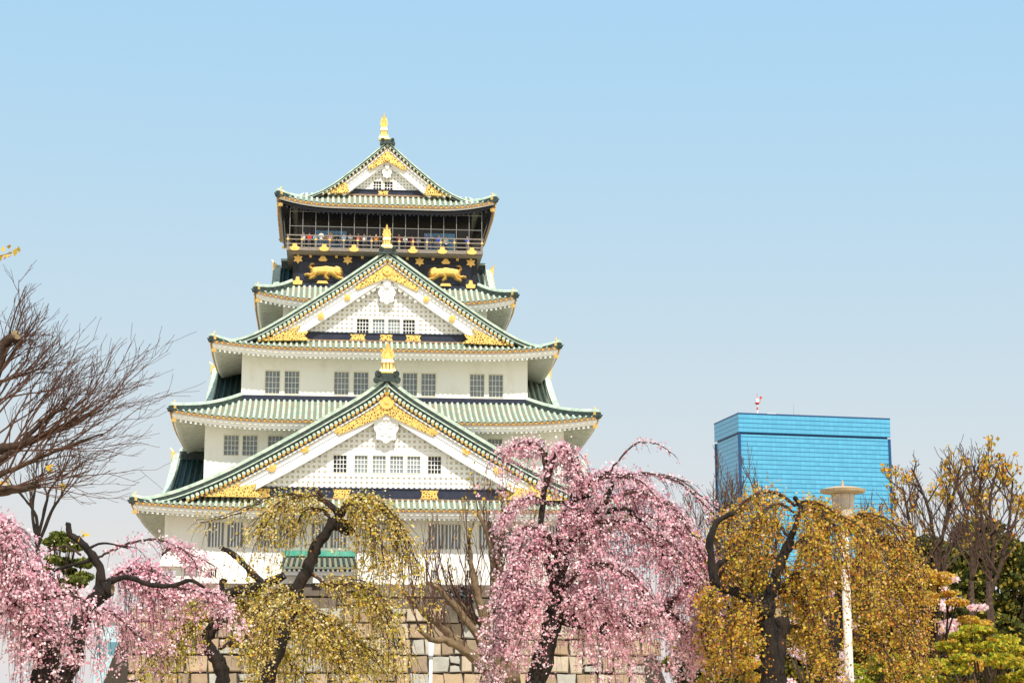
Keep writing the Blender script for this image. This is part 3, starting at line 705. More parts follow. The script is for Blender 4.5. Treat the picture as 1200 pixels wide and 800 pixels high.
# ------------------------------------------------------------------ glass office tower far behind
FL = 2.33
def glassmat(name, base, line, vert):
    m = bpy.data.materials.new(name); m.use_nodes = True; n = m.node_tree.nodes; L = m.node_tree.links; b = n['Principled BSDF']
    tc = n.new('ShaderNodeTexCoord'); sx = n.new('ShaderNodeSeparateXYZ'); L.new(tc.outputs['Object'], sx.inputs[0])
    def line_mask(sock, period, width):
        d = n.new('ShaderNodeMath'); d.operation = 'DIVIDE'; d.inputs[1].default_value = period; L.new(sock, d.inputs[0])
        f = n.new('ShaderNodeMath'); f.operation = 'FRACT'; L.new(d.outputs[0], f.inputs[0])
        c = n.new('ShaderNodeMath'); c.operation = 'LESS_THAN'; c.inputs[1].default_value = width; L.new(f.outputs[0], c.inputs[0])
        return c.outputs[0]
    ad = n.new('ShaderNodeMath'); ad.operation = 'ADD'; L.new(sx.outputs[0], ad.inputs[0]); L.new(sx.outputs[1], ad.inputs[1])
    # pane-to-pane variation
    sn = n.new('ShaderNodeVectorMath'); sn.operation = 'SNAP'; sn.inputs[1].default_value = (2.6, 2.6, FL); L.new(tc.outputs['Object'], sn.inputs[0])
    wn = n.new('ShaderNodeTexWhiteNoise'); L.new(sn.outputs[0], wn.inputs[0])
    rp = n.new('ShaderNodeValToRGB'); rp.color_ramp.elements[0].color = (*[c*.93 for c in base], 1); rp.color_ramp.elements[1].color = (*[min(1, c*1.08) for c in base], 1)
    L.new(wn.outputs[0], rp.inputs[0])
    m1 = n.new('ShaderNodeMix'); m1.data_type = 'RGBA'; m1.inputs[7].default_value = (*vert, 1)
    v = n.new('ShaderNodeMath'); v.operation = 'MULTIPLY'; v.inputs[1].default_value = .45; L.new(line_mask(ad.outputs[0], 2.6, .12), v.inputs[0])
    L.new(v.outputs[0], m1.inputs[0]); L.new(rp.outputs[0], m1.inputs[6])
    m2 = n.new('ShaderNodeMix'); m2.data_type = 'RGBA'; m2.inputs[7].default_value = (*line, 1)
    L.new(line_mask(sx.outputs[2], FL, .2), m2.inputs[0]); L.new(m1.outputs[2], m2.inputs[6]); L.new(m2.outputs[2], b.inputs['Base Color'])
    b.inputs['Roughness'].default_value = .12; b.inputs['Specular IOR Level'].default_value = .7
    return m
TG = glassmat('blue_curtain_glass', (.085,.36,.55), (.015,.14,.29), (.045,.27,.46))
TD = mat('dark_blue_frame', (.01,.06,.18), .4)
tw = empty('office_tower', (115.8, 950, 0), math.radians(13), 'broad blue glass office tower with a red and white mast on its roof', 'office tower')
TWW, TWD = 83.5, 37.5
o = MB(); o.box(.6, TWW-.6, .6, TWD-.6, 0, 143.6); o.build('glass_body', TG, tw)
o = MB(); o.box(0, TWW, 0, TWD, 144.6, 154.2); o.build('upper_band', TG, tw)
o = MB(); o.box(1.2, TWW-1.2, 1.2, TWD-1.2, 143.601, 144.599); o.build('shadow_gap', TD, tw)
for x, y in ((.55,.55),(TWW-.55,.55),(.55,TWD-.55),(TWW-.55,TWD-.55)):
    o = MB(); o.box(x-.6, x+.6, y-.6, y+.6, 0, 143.59); o.build('corner_mullion', TD, tw)
o = MB()
for a in ((-.15,TWW+.15,-.15,.15),(-.15,TWW+.15,TWD-.15,TWD+.15),(-.15,.15,.151,TWD-.151),(TWW-.15,TWW+.15,.151,TWD-.151)): o.box(*a, 154.0, 154.6)
o.build('parapet', TD, tw)
RED, WHT = mat('mast_red', (.7,.04,.02), .5), mat('mast_white', (.8,.8,.8), .5)
o = MB(); X, Y = 13.5, 8
for k in range(5): z = 154.21 + k*1.7; o.tube([(X,Y,z),(X,Y,z+1.7)], .42, 8, k % 2)
o.tube([(X,Y,160.5),(X,Y,161.2),(X,Y,161.6)], [.45,1.25,1.25], 10, 0); o.tube([(X,Y,161.6),(X,Y,163.6),(X,Y,163.8)], [.75,.75,.1], 8, 1)
o.tube([(X,Y,163.8),(X,Y,166.3)], .12, 5, 0)
o.build('roof_mast', [RED, WHT], tw)
o = MB(); o.tube([(X+1.6,Y,161.5),(X+1.9,Y,164.2)], .1, 5); o.tube([(X+1.9,Y-.4,164.2),(X+1.9,Y+.2,164.2)], [.7,.6], 10); o.build('dish_aerial', RED, tw)
for x0, x1, h in ((17.5,22.5,1.5),(23.2,28,1.2)):
    o = MB(); o.box(x0, x1, 5, 10, 154.21, 154.21+h); o.box(x0+.3, x1-.3, 4.9, 4.99, 154.6, 154.21+h-.3); o.build('roof_plant_room', WHT, tw)
for x, h in ((33.5, 7), (36.2, 3)):
    o = MB(); o.tube([(x,8,154.2),(x,8,154.2+h)], [.12,.06], 5); o.build('thin_aerial', M['wire'], tw)

# pale low building glimpsed through the blossom at the left
p0 = at(112, 725, 260); p1 = at(190, 725, 260)
bl = empty('low_building', (p0.x, 260, 0), 0, 'pale blue low building glimpsed through pink blossom left of the castle', 'building')
W_ = p1.x - p0.x; H_ = p0.z
pb, tb = mat('pale_blue_wall', (.42,.56,.62), .5, col2=(.36,.5,.56), scale=.3), mat('teal_window', (.1,.24,.3), .25)
o = MB(); o.box(0, W_, 0, 9, 0, H_-.5); o.build('wall', pb, bl)
o = MB(); o.box(-.3, W_+.3, -.3, 9.3, H_-.499, H_); o.build('roof', M['wire'], bl)
for k in range(6):
    o = MB(); x = .4 + k*(W_-.3)/6; o.box(x, x+(W_-.3)/6-.3, -.06, .1, H_-4.9, H_-3.1); o.build('window', tb, bl)

# ------------------------------------------------------------------ lamps
cream_steel = mat('cream_painted_steel', (.5,.38,.23), .5, col2=(.4,.3,.18), scale=4)
postm = mat('pale_post', (.66,.59,.52), .6, col2=(.5,.43,.36), scale=3)
p = at(981, 575, 33.2)
lp = empty('park_lamp', (p.x+.1, 33.2, 0), 0, 'tall pale park lamp with a wide flat disc cap among amber weeping trees', 'street lamp')
o = MB(); z = p.z; m_ = 24
def ring(r, zz, n=m_): return [(r*.83*math.cos(2*PI*k/n), r*.83*math.sin(2*PI*k/n), zz) for k in range(n)]
o.loft([ring(.2, z-.06), ring(.47, z-.03), ring(.49, z+.015), ring(.3, z+.06), ring(.05, z+.09)]); o.tube([(0,0,z+.08),(0,0,z+.2)], [.03,.01], 6); o.build('disc_cap', cream_steel, lp)
o = MB(); o.loft([ring(.23, z-.061), ring(.235, z-.1), ring(.19, z-.46), ring(.1, z-.55)])
for k in range(6):
    a = 2*PI*k/6; o.tube([(.2*math.cos(a), .2*math.sin(a), z-.065), (.163*math.cos(a), .163*math.sin(a), z-.46)], .012, 4)
o.build('lamp_housing', postm, lp, False)
o = MB(); o.tube([(0,0,0),(0,0,.6),(0,0,.65),(0,0,z-.5)], [.14,.14,.082,.074], 12); o.build('post', postm, lp, True)
p = at(505, 749, 75)
lp = empty('lamp_post', (p.x, 75, 0), 0, 'slim white lamp post with a tapered lantern in front of the tan stone wall', 'street lamp')
o = MB(); o.loft([ring(.12, p.z-.62, 12), ring(.205, p.z, 12), ring(.215, p.z+.05, 12)]); o.build('lantern', mat('frosted_lantern', (.7,.76,.78), .3), lp)
o = MB(); o.loft([ring(.11, p.z-.74, 12), ring(.11, p.z-.621, 12)]); o.build('collar', M['wire'], lp)
o = MB(); o.tube([(0,0,0),(0,0,p.z-.741)], .065, 10); o.build('post', WHT, lp, True)

# ------------------------------------------------------------------ visitors behind the balcony rail
def person_mesh():
    sk = [(0,0,.95),(0,0,1.2),(0,0,1.42),(0,-.01,1.52),(0,-.02,1.6),(0,-.02,1.72),
          (-.18,0,1.4),(-.22,-.06,1.14),(-.14,-.3,1.1),(.18,0,1.4),(.22,-.06,1.14),(.14,-.3,1.1),
          (-.1,0,.88),(-.1,-.02,.48),(-.1,.02,.08),(-.1,-.14,.04),(.1,0,.88),(.1,-.02,.48),(.1,.02,.08),(.1,-.14,.04),(-.1,-.38,1.12),(.1,-.38,1.12)]
    ed = [(0,1),(1,2),(2,3),(3,4),(4,5),(2,6),(6,7),(7,8),(8,20),(2,9),(9,10),(10,11),(11,21),(0,12),(12,13),(13,14),(14,15),(0,16),(16,17),(17,18),(18,19)]
    rad = [(.15,.11),(.15,.1),(.15,.1),(.055,.055),(.095,.1),(.08,.09),(.06,.06),(.045,.045),(.036,.036),(.06,.06),(.045,.045),(.036,.036),(.085,.085),(.06,.06),(.045,.045),(.04,.03),(.085,.085),(.06,.06),(.045,.045),(.04,.03),(.03,.025),(.03,.025)]
    me = bpy.data.meshes.new('person'); me.from_pydata(sk, ed, [])
    ob = bpy.data.objects.new('person', me); COL.objects.link(ob)
    md = ob.modifiers.new('skin', 'SKIN')
    for i, r in enumerate(rad): me.skin_vertices[0].data[i].radius = r; me.skin_vertices[0].data[i].use_root = i == 0
    ob.modifiers.new('sub', 'SUBSURF').levels = 1; ob.modifiers['sub'].render_levels = 1
    bpy.context.view_layer.update()
    out = bpy.data.meshes.new_from_object(ob.evaluated_get(bpy.context.evaluated_depsgraph_get()))
    bpy.data.objects.remove(ob)
    ix = []
    for f in out.polygons:
        x, y, z = f.center
        ix.append(3 if z > 1.655 or (z > 1.56 and y > .01) else 0 if z > 1.5 or y < -.27 and z > .9 else 1 if z > .93 else 2)
    out.materials.clear()
    for k in range(4): out.materials.append(None)
    out.polygons.foreach_set('material_index', ix); out.polygons.foreach_set('use_smooth', [True]*len(ix))
    return out
pm = person_mesh()
skin = mat('skin', (.55,.33,.22), .6); hair = mat('black_hair', (.015,.012,.01), .5); trs = [mat('trousers_%s' % c, v, .9) for c, v in (('navy', (.02,.03,.07)), ('grey', (.12,.12,.12)))]
shirts = {k: mat('shirt_' + k.replace(' ', '_'), v, .9) for k, v in {'white': (.75,.75,.72), 'red': (.6,.04,.04), 'sky blue': (.25,.5,.75), 'navy blue': (.03,.05,.18), 'black': (.02,.02,.02), 'pink': (.75,.35,.4), 'orange': (.75,.3,.05), 'grey': (.3,.3,.3), 'bright blue': (.03,.1,.6)}.items()}
rk = Matrix.Translation(keep.location) @ Matrix.Rotation(keep.rotation_euler.z, 4, 'Z')
people = [(-7.7,'white'),(-7.15,'red'),(-6.6,'sky blue'),(-6.05,'white'),(-5.3,'pink'),(-4.6,'black'),(-3.95,'sky blue'),(-3.35,'grey'),(-2.6,'red'),(-2.05,'white'),(-1.5,'navy blue'),(-.95,'orange'),
          (1.2,'red'),(1.75,'white'),(2.45,'red'),(3.0,'grey'),(3.75,'navy blue'),(4.3,'black'),(4.9,'bright blue'),(5.6,'white'),(7.6,'bright blue')]
RP = random.Random(11); ORD = ['first','second','third','fourth','fifth']
half = {}
for i, (x, c) in enumerate(people):
    side = 'left' if x < 0 else 'right'; half.setdefault((side, c), []).append(i)
for i, (x, c) in enumerate(people):
    side = 'left' if x < 0 else 'right'; lst = half[(side, c)]; k = lst.index(i)
    me = pm.copy()
    for j, m_ in enumerate((skin, shirts[c], RP.choice(trs), hair)): me.materials[j] = m_
    o_ = bpy.data.objects.new('person', me); COL.objects.link(o_)
    o_.location = rk @ Vector((x, 7.15 + RP.uniform(0, .4), 44.33)); o_.rotation_euler = (0, 0, keep.rotation_euler.z + RP.uniform(-.5, .5)); sc_ = RP.uniform(.92, 1.04); o_.scale = (sc_,)*3
    lab = 'visitor in %s top on castle balcony, %s half%s' % (c, side, '' if len(lst) == 1 else ', %s of %d' % (ORD[k], len(lst)))
    tag(o_, lab, 'person', 'visitors along the castle balcony')

# ------------------------------------------------------------------ trees
def smooth_pts(pts, sub=5):
    pts = [Vector(p) for p in pts]; out = []
    for k in range(len(pts)-1):
        p0, p1, p2, p3 = pts[max(k-1,0)], pts[k], pts[k+1], pts[min(k+2,len(pts)-1)]
        for i in range(sub):
            t = i/sub
            out.append(.5*((2*p1) + (p2-p0)*t + (2*p0-5*p1+4*p2-p3)*t*t + (3*p1-p0-3*p2+p3)*t**3))
    out.append(pts[-1]); return out
class Tree:
    def __init__(s, name, label, D, basepx, bark, leafmats_, seed, group=None, cat='tree', bz=0):
        s.R = random.Random(seed); s.N = np.random.default_rng(seed); s.D = D
        b = at(basepx, 800, D); s.base = Vector((b.x, D, bz))
        s.root = empty(name, s.base, 0, label, cat, group)
        s.limbs, s.twigs = MB(), MB(); s.pts = []; s.bark = bark; s.leaf = leafmats_; s.cuts = MB()
    fwd = 0                                                         # how far the limbs stand in front of the crown's middle
    def P(s, px, py, dd=0): return at(px, py, s.D + dd) - s.base
    def px(s): return s.D / F                                       # metres per photograph pixel
    def limb(s, pts, r0, r1, sides=9, rough=.12):
        """pts: (px, py[, depth offset]); radii in photograph pixels"""
        q = smooth_pts([s.P(p[0], p[1], (p[2] if len(p) > 2 else 0) - s.fwd) for p in pts]); n = len(q); k = s.px()
        rad = [lerp(r0, r1, i/(n-1))*k*(1+s.R.uniform(-rough, rough)) for i in range(n)]
        for i in range(1, n-1): q[i] = q[i] + Vector((s.R.uniform(-1,1), s.R.uniform(-1,1), s.R.uniform(-1,1)))*r0*k*.12
        o0 = len(s.limbs.v); s.limbs.tube(q, rad, sides)
        ctr = [c for c in q for _ in range(sides)]                   # knobbly bark: every ring point in or out a little
        for i in range(len(ctr)):
            v = Vector(s.limbs.v[o0+i]); s.limbs.v[o0+i] = tuple(ctr[i] + (v - ctr[i])*s.R.uniform(.82, 1.16))
        return q
    def trunk(s, pts, r0, r1):
        """a limb carried on down to the ground"""
        p = s.P(pts[0][0], pts[0][1], -s.fwd); r = r0*s.px()
        s.limbs.tube([Vector((p.x, p.y, -.1)), Vector((p.x, p.y, .25)), Vector((p.x, p.y, p.z*.5)), p], [r*1.5, r*1.15, r*1.02, r], 10)
        return s.limb(pts, r0, r1, 10)
    def twig(s, q, r0, r1, sides=3):
        n = len(q); s.twigs.tube(q, [lerp(r0, r1, i/(n-1)) for i in range(n)], sides, 0, False)
    def hang(s, p, d, L, r, step, dens, jit, leafy=1.0, start=0.0):
        """one hanging shoot from p, thrown out along d before it falls"""
        n = max(4, int(L/.22)); q = [p]; out = s.R.uniform(.12, .5)
        sway = Vector((s.R.uniform(-.1,.1), s.R.uniform(-.1,.1), 0))
        for i in range(1, n+1):
            t = i/n*L
            e = out*(1-math.exp(-t/.35))
            q.append(p + Vector((d.x*e, d.y*e, d.z*e*.6 - t + .18*(1-math.exp(-t/.2)))) + sway*(t/max(L,.1))*1.6 + Vector((s.R.uniform(-.015,.015),)*2 + (0,)))
        s.twig(q, r, r*.35)
        m = int(L/step*leafy*s.R.uniform(.25, 1.45)/2.2)
        if m > 0:                                                    # tufts along the shoot, some full, some sparse
            t = s.N.uniform(start, 1, m)*n; i0 = np.minimum(t.astype(int), n-1); f = (t-i0)[:,None]
            A = np.array([list(v) for v in q]); c = A[i0]*(1-f) + A[i0+1]*f + s.N.normal(0, jit*.7, (m,3))
            c = np.repeat(c, s.N.integers(1, int(dens*3.2)+1, m), 0); s.pts.append(c + s.N.normal(0, jit*.75, c.shape))
    def arch(s, pts, r0, r1, n_shoots, L0, L1, dup=1, spread=14, depth=1.2, step=.06, dens=2, jit=.035, leafy=1.0, tmin=.15, shoot_r=.006, start=0.0):
        """an arching bough (given once, repeated with scatter in depth) and the shoots that hang from it"""
        for d in range(dup):
            dz = s.R.uniform(-depth, depth) if d else s.R.uniform(-.2, .2); jx, jy = (s.R.uniform(-spread, spread), s.R.uniform(-spread*.5, spread*.8)) if d else (0, 0)
            m = len(pts)-1
            q = smooth_pts([s.P(p[0] + jx*(i/m), p[1] + jy*(i/m), (p[2] if len(p) > 2 else 0) + dz*(i/m)**.8) for i, p in enumerate(pts)], 6)
            k = s.px(); n = len(q); f = 1 if d == 0 else .65
            for i in range(1, n-1): q[i] = q[i] + Vector((s.R.uniform(-1,1), s.R.uniform(-1,1), s.R.uniform(-1,1)))*.012
            s.twigs.tube(q, [lerp(r0, r1, i/(n-1))*k*f for i in range(n)], 5)
            for _ in range(n_shoots):
                t = s.R.uniform(tmin, 1)*(n-1); i = min(int(t), n-2); p = q[i].lerp(q[i+1], t-i)
                tg = (q[i+1]-q[i]).normalized(); a = s.R.uniform(0, 2*PI)
                dr = Vector((math.cos(a)*.8, math.sin(a)*.8, s.R.uniform(0,.3))) + tg*.9
                s.hang(p, dr, s.R.uniform(L0, L1)*(1 if s.R.random() > .3 else .5), shoot_r, step, dens, jit, leafy, start)
            # flowers or leaves along the bough itself
            mm = int(leafy*n*2.5)
            if mm:
                t = s.N.uniform(.2, 1, mm)*(n-1); i0 = np.minimum(t.astype(int), n-2); ff = (t-i0)[:,None]; A = np.array([list(v) for v in q])
                c = np.repeat(A[i0]*(1-ff)+A[i0+1]*ff, dens, 0); s.pts.append(c + s.N.normal(0, jit*1.6, c.shape))
    def grow(s, p, d, L, r, lev, up=.12, spread=.7, kids=4, leaf=0, jit=.05, dens=2, wander=.18, shrink=.62, minr=.004, bend=Vector((0,0,0))):
        n = 5 if lev else 4; q = [p]; dirs = [d]
        for i in range(n):
            d = (d + Vector((s.R.uniform(-1,1), s.R.uniform(-1,1), s.R.uniform(-1,1)))*wander + Vector((0,0,up)) + bend).normalized()
            q.append(q[-1] + d*L/n); dirs.append(d)
        (s.limbs if r > .035 else s.twigs).tube(q, [max(minr, r*(1-.62*i/n)) for i in range(n+1)], 6 if r > .02 else 3, 0, False)
        if leaf and lev <= 1:
            A = np.array([list(v) for v in q]); m = int(leaf)
            t = s.N.uniform(.1, 1, m)*n; i0 = np.minimum(t.astype(int), n-1); f = (t-i0)[:,None]
            c = np.repeat(A[i0]*(1-f)+A[i0+1]*f, dens, 0); s.pts.append(c + s.N.normal(0, jit, c.shape))
        if lev > 0:
            for k in range(kids):
                t = (k + s.R.uniform(.2, 1))/kids*.75 + .25; i = min(int(t*n), n-1); b0 = q[i].lerp(q[i+1], t*n-i)
                rnd = Vector((s.R.uniform(-1,1), s.R.uniform(-1,1), s.R.uniform(-.6,1))).normalized()
                s.grow(b0, (dirs[i+1] + rnd*spread).normalized(), L*shrink*s.R.uniform(.7,1.15), r*.55, lev-1, up, spread, kids, leaf, jit, dens, wander, shrink, minr, bend)
    def scatter_box(s, px0, px1, py0, py1, dd0, dd1, n, jit=.3): pass
    def finish(s, size=(.045,.075), weights=None, leafname='leaves', elong=1.0, bough='boughs', twigmat='twig'):
        if s.limbs.v: s.limbs.build('trunk', M[s.bark], s.root, True)
        if s.cuts.v: s.cuts.build('cut_face', M['heart'], s.root)
        if s.twigs.v: s.twigs.build('twigs', M[twigmat], s.root, True)
        if not s.pts: return
        Cn = np.concatenate(s.pts); n = len(Cn); N = s.N
        u = N.normal(size=(n,3)); u /= np.linalg.norm(u, axis=1)[:,None]
        v = N.normal(size=(n,3)); v -= u*(v*u).sum(1)[:,None]; v /= np.linalg.norm(v, axis=1)[:,None]
        wv = np.cross(u, v); sz = N.uniform(*size, n)[:,None]*.5
        a, b = u*sz*elong, v*sz/elong**.5
        lift = wv*sz*N.uniform(-.5,.5,(n,1))
        V = np.stack([Cn-a+lift, Cn+b*.9-a*.1, Cn+a+lift, Cn-b*.9-a*.1], 1).reshape(-1,3)
        me = bpy.data.meshes.new(leafname); me.vertices.add(4*n); me.vertices.foreach_set('co', V.ravel())
        me.loops.add(4*n); me.loops.foreach_set('vertex_index', np.arange(4*n, dtype=np.int32))
        me.polygons.add(n); me.polygons.foreach_set('loop_start', np.arange(0, 4*n, 4, dtype=np.int32))
        for m_ in s.leaf: me.materials.append(m_)
        k = len(s.leaf); w_ = np.array(weights or [1]*k, float); w_ /= w_.sum()
        me.polygons.foreach_set('material_index', N.choice(k, n, p=w_).astype(np.int32)); me.update(); me.validate()
        o = bpy.data.objects.new(leafname, me); COL.objects.link(o); o.parent = s.root
        return n
    def cut(s, px, py, r, dd=0, toward=(.3,-.9,.2)):
        p = s.P(px, py, dd - s.fwd); d = Vector(toward).normalized(); s.cuts.tube([p, p + d*.02], r*s.px(), 12)

# far masses first -------------------------------------------------
def bushy(name, label, D, px, py_top, wpx, hpx, leafm, seed, n, size, weights=None, stems=4, cat='tree', group=None, bark='bark_brown', jit=.28, blobs=26, leafname='leaves', squash=.8, dep=1.0, bz=0):
    """a tree whose crown is many leaf clumps carried on real limbs"""
    t = Tree(name, label, D, px, bark, leafm, seed, group, cat, bz); R = t.R; k = t.px()
    top = t.P(px, py_top).z; W = wpx*k/2; H = hpx*k; z0 = max(.6 if bz == 0 else .1, top - H)
    fork = Vector((0, 0, z0*.55)); t.limbs.tube([Vector((0,0,-.1)), Vector((.05,0,fork.z*.5)), fork], [W*.09, W*.07, W*.06], 8)
    for b in range(blobs):
        a = R.uniform(0, 2*PI); rr = R.uniform(.15, 1)**.6; zz = R.random()
        prof = math.sin(PI*(.18 + .8*zz))**.7
        c = Vector((math.cos(a)*rr*W*prof, math.sin(a)*rr*W*prof*dep, z0 + zz*(top-z0)))
        mid = fork.lerp(c, .5) + Vector((R.uniform(-.2,.2), R.uniform(-.2,.2), .25))*W*.4
        t.limbs.tube(smooth_pts([fork, mid, c], 4), [W*.04*(1-.85*i/8) for i in range(9)], 5, 0, False)
        m = int(n/blobs*R.uniform(.6, 1.4)); s_ = W*jit*R.uniform(.6, 1.2)
        q = t.N.normal(0, 1, (m, 3)); q *= (t.N.uniform(.3, 1, (m,1))**.5)/np.linalg.norm(q, axis=1)[:,None]
        t.pts.append(np.array(list(c)) + q*np.array([s_*1.3, s_*1.3*dep, s_*squash]))
        for _ in range(3):
            e = c + Vector(t.N.normal(0, s_*.6, 3)); t.limbs.tube([mid.lerp(c, .7), c.lerp(e, .5) + Vector((0,0,.05)), e], [.02, .012, .005], 3, 0, False)
    t.finish(size, weights, leafname)
    return t

bushy('evergreen_tree', 'dark evergreen tree behind the bare trees at the right edge', 75, 1165, 618, 170, 330, EVER, 21, 48000, (.12,.24), blobs=170, jit=.2)
bushy('evergreen_tree', 'dark green-brown evergreen between bare trees and pale cherry, right of the tall lamp', 82, 1092, 636, 140, 300, EVER, 22, 40000, (.12,.24), blobs=150, jit=.2)
bushy('evergreen_tree', 'shadowy evergreen filling the gap behind the twin amber trunks', 88, 1000, 670, 190, 300, EVER, 23, 40000, (.14,.26), [1,1,1,3], blobs=150, jit=.18)
bushy('evergreen_tree', 'dark low evergreen behind the leftmost amber weeping tree', 86, 872, 680, 170, 300, EVER, 24, 36000, (.14,.26), [1,1,1,3], blobs=150, jit=.18)
bushy('pine_tree', 'small dark green pine behind the pink blossom at the left', 62, 66, 627, 66, 75, PINE, 25, 9000, (.09,.17), jit=.3, blobs=26, squash=.55)
for i, (px, py, wd, ls, lab) in enumerate(((872,598,70,.55,'thin grey leafless tree left of the tall lamp, before the blue tower'),(1035,620,50,.5,'thin grey leafless tree right of the tall lamp, before the blue tower'),(905,640,60,.5,'low grey leafless tree behind the thick forked amber trunk'))):
    t = Tree('bare_tree', lab, 92, px, 'bark_grey', [], 30+i, 'grey leafless trees before the tower')
    top = t.P(px, py).z
    for s_ in range(4):
        t.grow(Vector((t.R.uniform(-.3,.3), 0, -.1)), Vector((t.R.uniform(-.18,.18), t.R.uniform(-.15,.15), 1)), top*.72, .13, 4, .14, .6, 5, wander=.1, shrink=.5, minr=.012)
    t.finish(twigmat='redtwig')

# three bare trees with a few amber leaves at the right
def bare(px, D, lab, stems, seed, leaf=2):
    t = Tree('budding_tree', lab, D, px, 'bark_red', AMBER, seed, 'budding trees at the right')
    for st in stems:
        q = t.limb(st, 3.0, .9, 7); n = len(q)
        p = q[0]; t.limbs.tube([Vector((0,0,-.1)), Vector((p.x*.6, p.y, p.z*.55)), p], [.17,.12,3.0*t.px()], 7)
        for k in range(10):
            i = int(lerp(2, n-2, k/9)); d = (q[i+1]-q[i]).normalized()
            side = Vector((t.R.choice((-1,1))*t.R.uniform(.4,1), t.R.uniform(-.8,.8), t.R.uniform(-.05,.5)))
            t.grow(q[i], (d*.6 + side).normalized(), lerp(1.7, .55, k/9)*t.R.uniform(.7,1.2), .028, 2, .1, .75, 3, leaf if t.R.random() < .32 else 0, .06, 2, wander=.16, shrink=.62, minr=.009)
    t.finish((.08,.15), [3,1,1.2,3,.3], elong=1.1, twigmat='greytwig')
bare(1092, 56, 'spreading dark-limbed budding tree, nearest the blue tower of those at the right', [[(1098,690),(1096,640),(1086,590),(1068,548)],[(1098,680),(1106,620),(1120,570),(1126,545)],[(1098,690),(1110,650),(1132,610),(1140,560)],[(1096,700),(1080,650),(1066,610),(1058,570)]], 41)
bare(1138, 58, 'pale-trunked budding tree in the middle of the right-hand bare trees', [[(1138,700),(1138,640),(1128,590),(1118,560)],[(1138,680),(1146,620),(1140,570),(1150,540)]], 42)
bare(1172, 54, 'budding tree with upright limbs at the right edge of the bare trees', [[(1158,690),(1164,640),(1160,590),(1170,545)],[(1158,700),(1176,650),(1184,600),(1187,552)],[(1158,680),(1152,620),(1148,575),(1152,550)]], 43)

# pale cherry, lime shrubs at the right
bushy('cherry_tree', 'pale pinkish-white cherry tree half hidden behind amber leaves at the right', 50, 1098, 676, 140, 100, PALEPINK, 45, 5200, (.06,.11), jit=.2, blobs=24, leafname='blossom', squash=.4)
bushy('cherry_tree', 'pale pinkish cherry seen through the twin amber trunks', 56, 955, 690, 130, 110, PALEPINK, 46, 4200, (.06,.11), jit=.22, blobs=22, leafname='blossom', squash=.5)
bushy('leafy_shrub', 'bright lime green shrub in the bottom right corner', 40, 1150, 735, 150, 110, LIME, 47, 11000, (.06,.11), jit=.2, blobs=40, squash=.45, cat='shrub')
bushy('leafy_shrub', 'olive green shrub under the amber trees, left of the lime shrub', 42, 1040, 765, 130, 80, LIME, 48, 6000, (.06,.1), [1,.5,2,.6], jit=.2, blobs=30, squash=.5, cat='shrub')
bushy('leafy_tree', 'orange-yellow young-leaved tree in front of the pale cherry, right of the tall lamp', 43, 1085, 668, 150, 140, AMBER, 49, 12000, (.05,.1), [2,1,1.4,2.4,.5], jit=.17, blobs=60, squash=.45, bark='bark')
bushy('leafy_shrub', 'yellow-green shrub at the foot of the pink blossom, bottom centre right', 41, 850, 740, 110, 100, AMBER, 50, 7000, (.05,.09), [1,1.6,1,2,.4], jit=.2, blobs=34, squash=.5, cat='shrub')
bushy('glossy_shrub', 'dark glossy shrub with silvery leaves on top of the tan terrace wall', 148, 538, 690, 36, 26, GLOSS, 51, 900, (.3,.5), [3,2,2,1], blobs=9, jit=.4, cat='shrub', bz=10.15)

# bare multi-stemmed shrub before the stone wall
t = Tree('bare_shrub', 'leafless brown many-stemmed shrub in front of the stone wall', 38, 592, 'bark_lit', AMBER, 60, cat='shrub')
for st in ([(590,805),(560,775),(530,745),(497,718,-.3),(470,690,-.5)],[(592,800),(570,760),(545,725,.2),(515,690,.3),(500,682,.3)],[(595,800),(575,750),(560,700),(553,665),(550,640)],[(598,800),(590,740),(580,690),(576,640,.3),(560,600,.3)],[(600,800),(598,740),(600,690),(612,650)],[(588,800),(556,770,-.4),(528,752,-.4),(505,748,-.6),(488,735,-.8)],[(602,800),(604,740),(592,700),(585,660),(590,620)],[(596,800),(584,760,.3),(568,732,.3),(548,718,.3),(536,700,.3)]):
    r0 = 7.5; q = t.limb(st, r0, 2.2, 8); n = len(q); p = q[0]
    t.limbs.tube([Vector((p.x*.4, p.y, -.1)), Vector((p.x*.8, p.y, p.z*.6)), p], [.2,.16,r0*t.px()], 8)
    for k in range(8):
        i = int(lerp(n*.35, n-2, k/7)); d = (q[i+1]-q[i]).normalized()
        t.grow(q[i], (d*.8 + Vector((t.R.uniform(-.6,.6), t.R.uniform(-.5,.5), t.R.uniform(.3,1)))).normalized(), t.R.uniform(.5,1.05), .02, 2, .2, .55, 3, 1 if k > 5 else 0, .05, 1, wander=.12, shrink=.65, minr=.005)
t.cut(470, 690, 3.2, -.5, (-.6,-.6,.5))
t.finish((.05,.09), [1,2,1,2,.5], twigmat='redtwig')

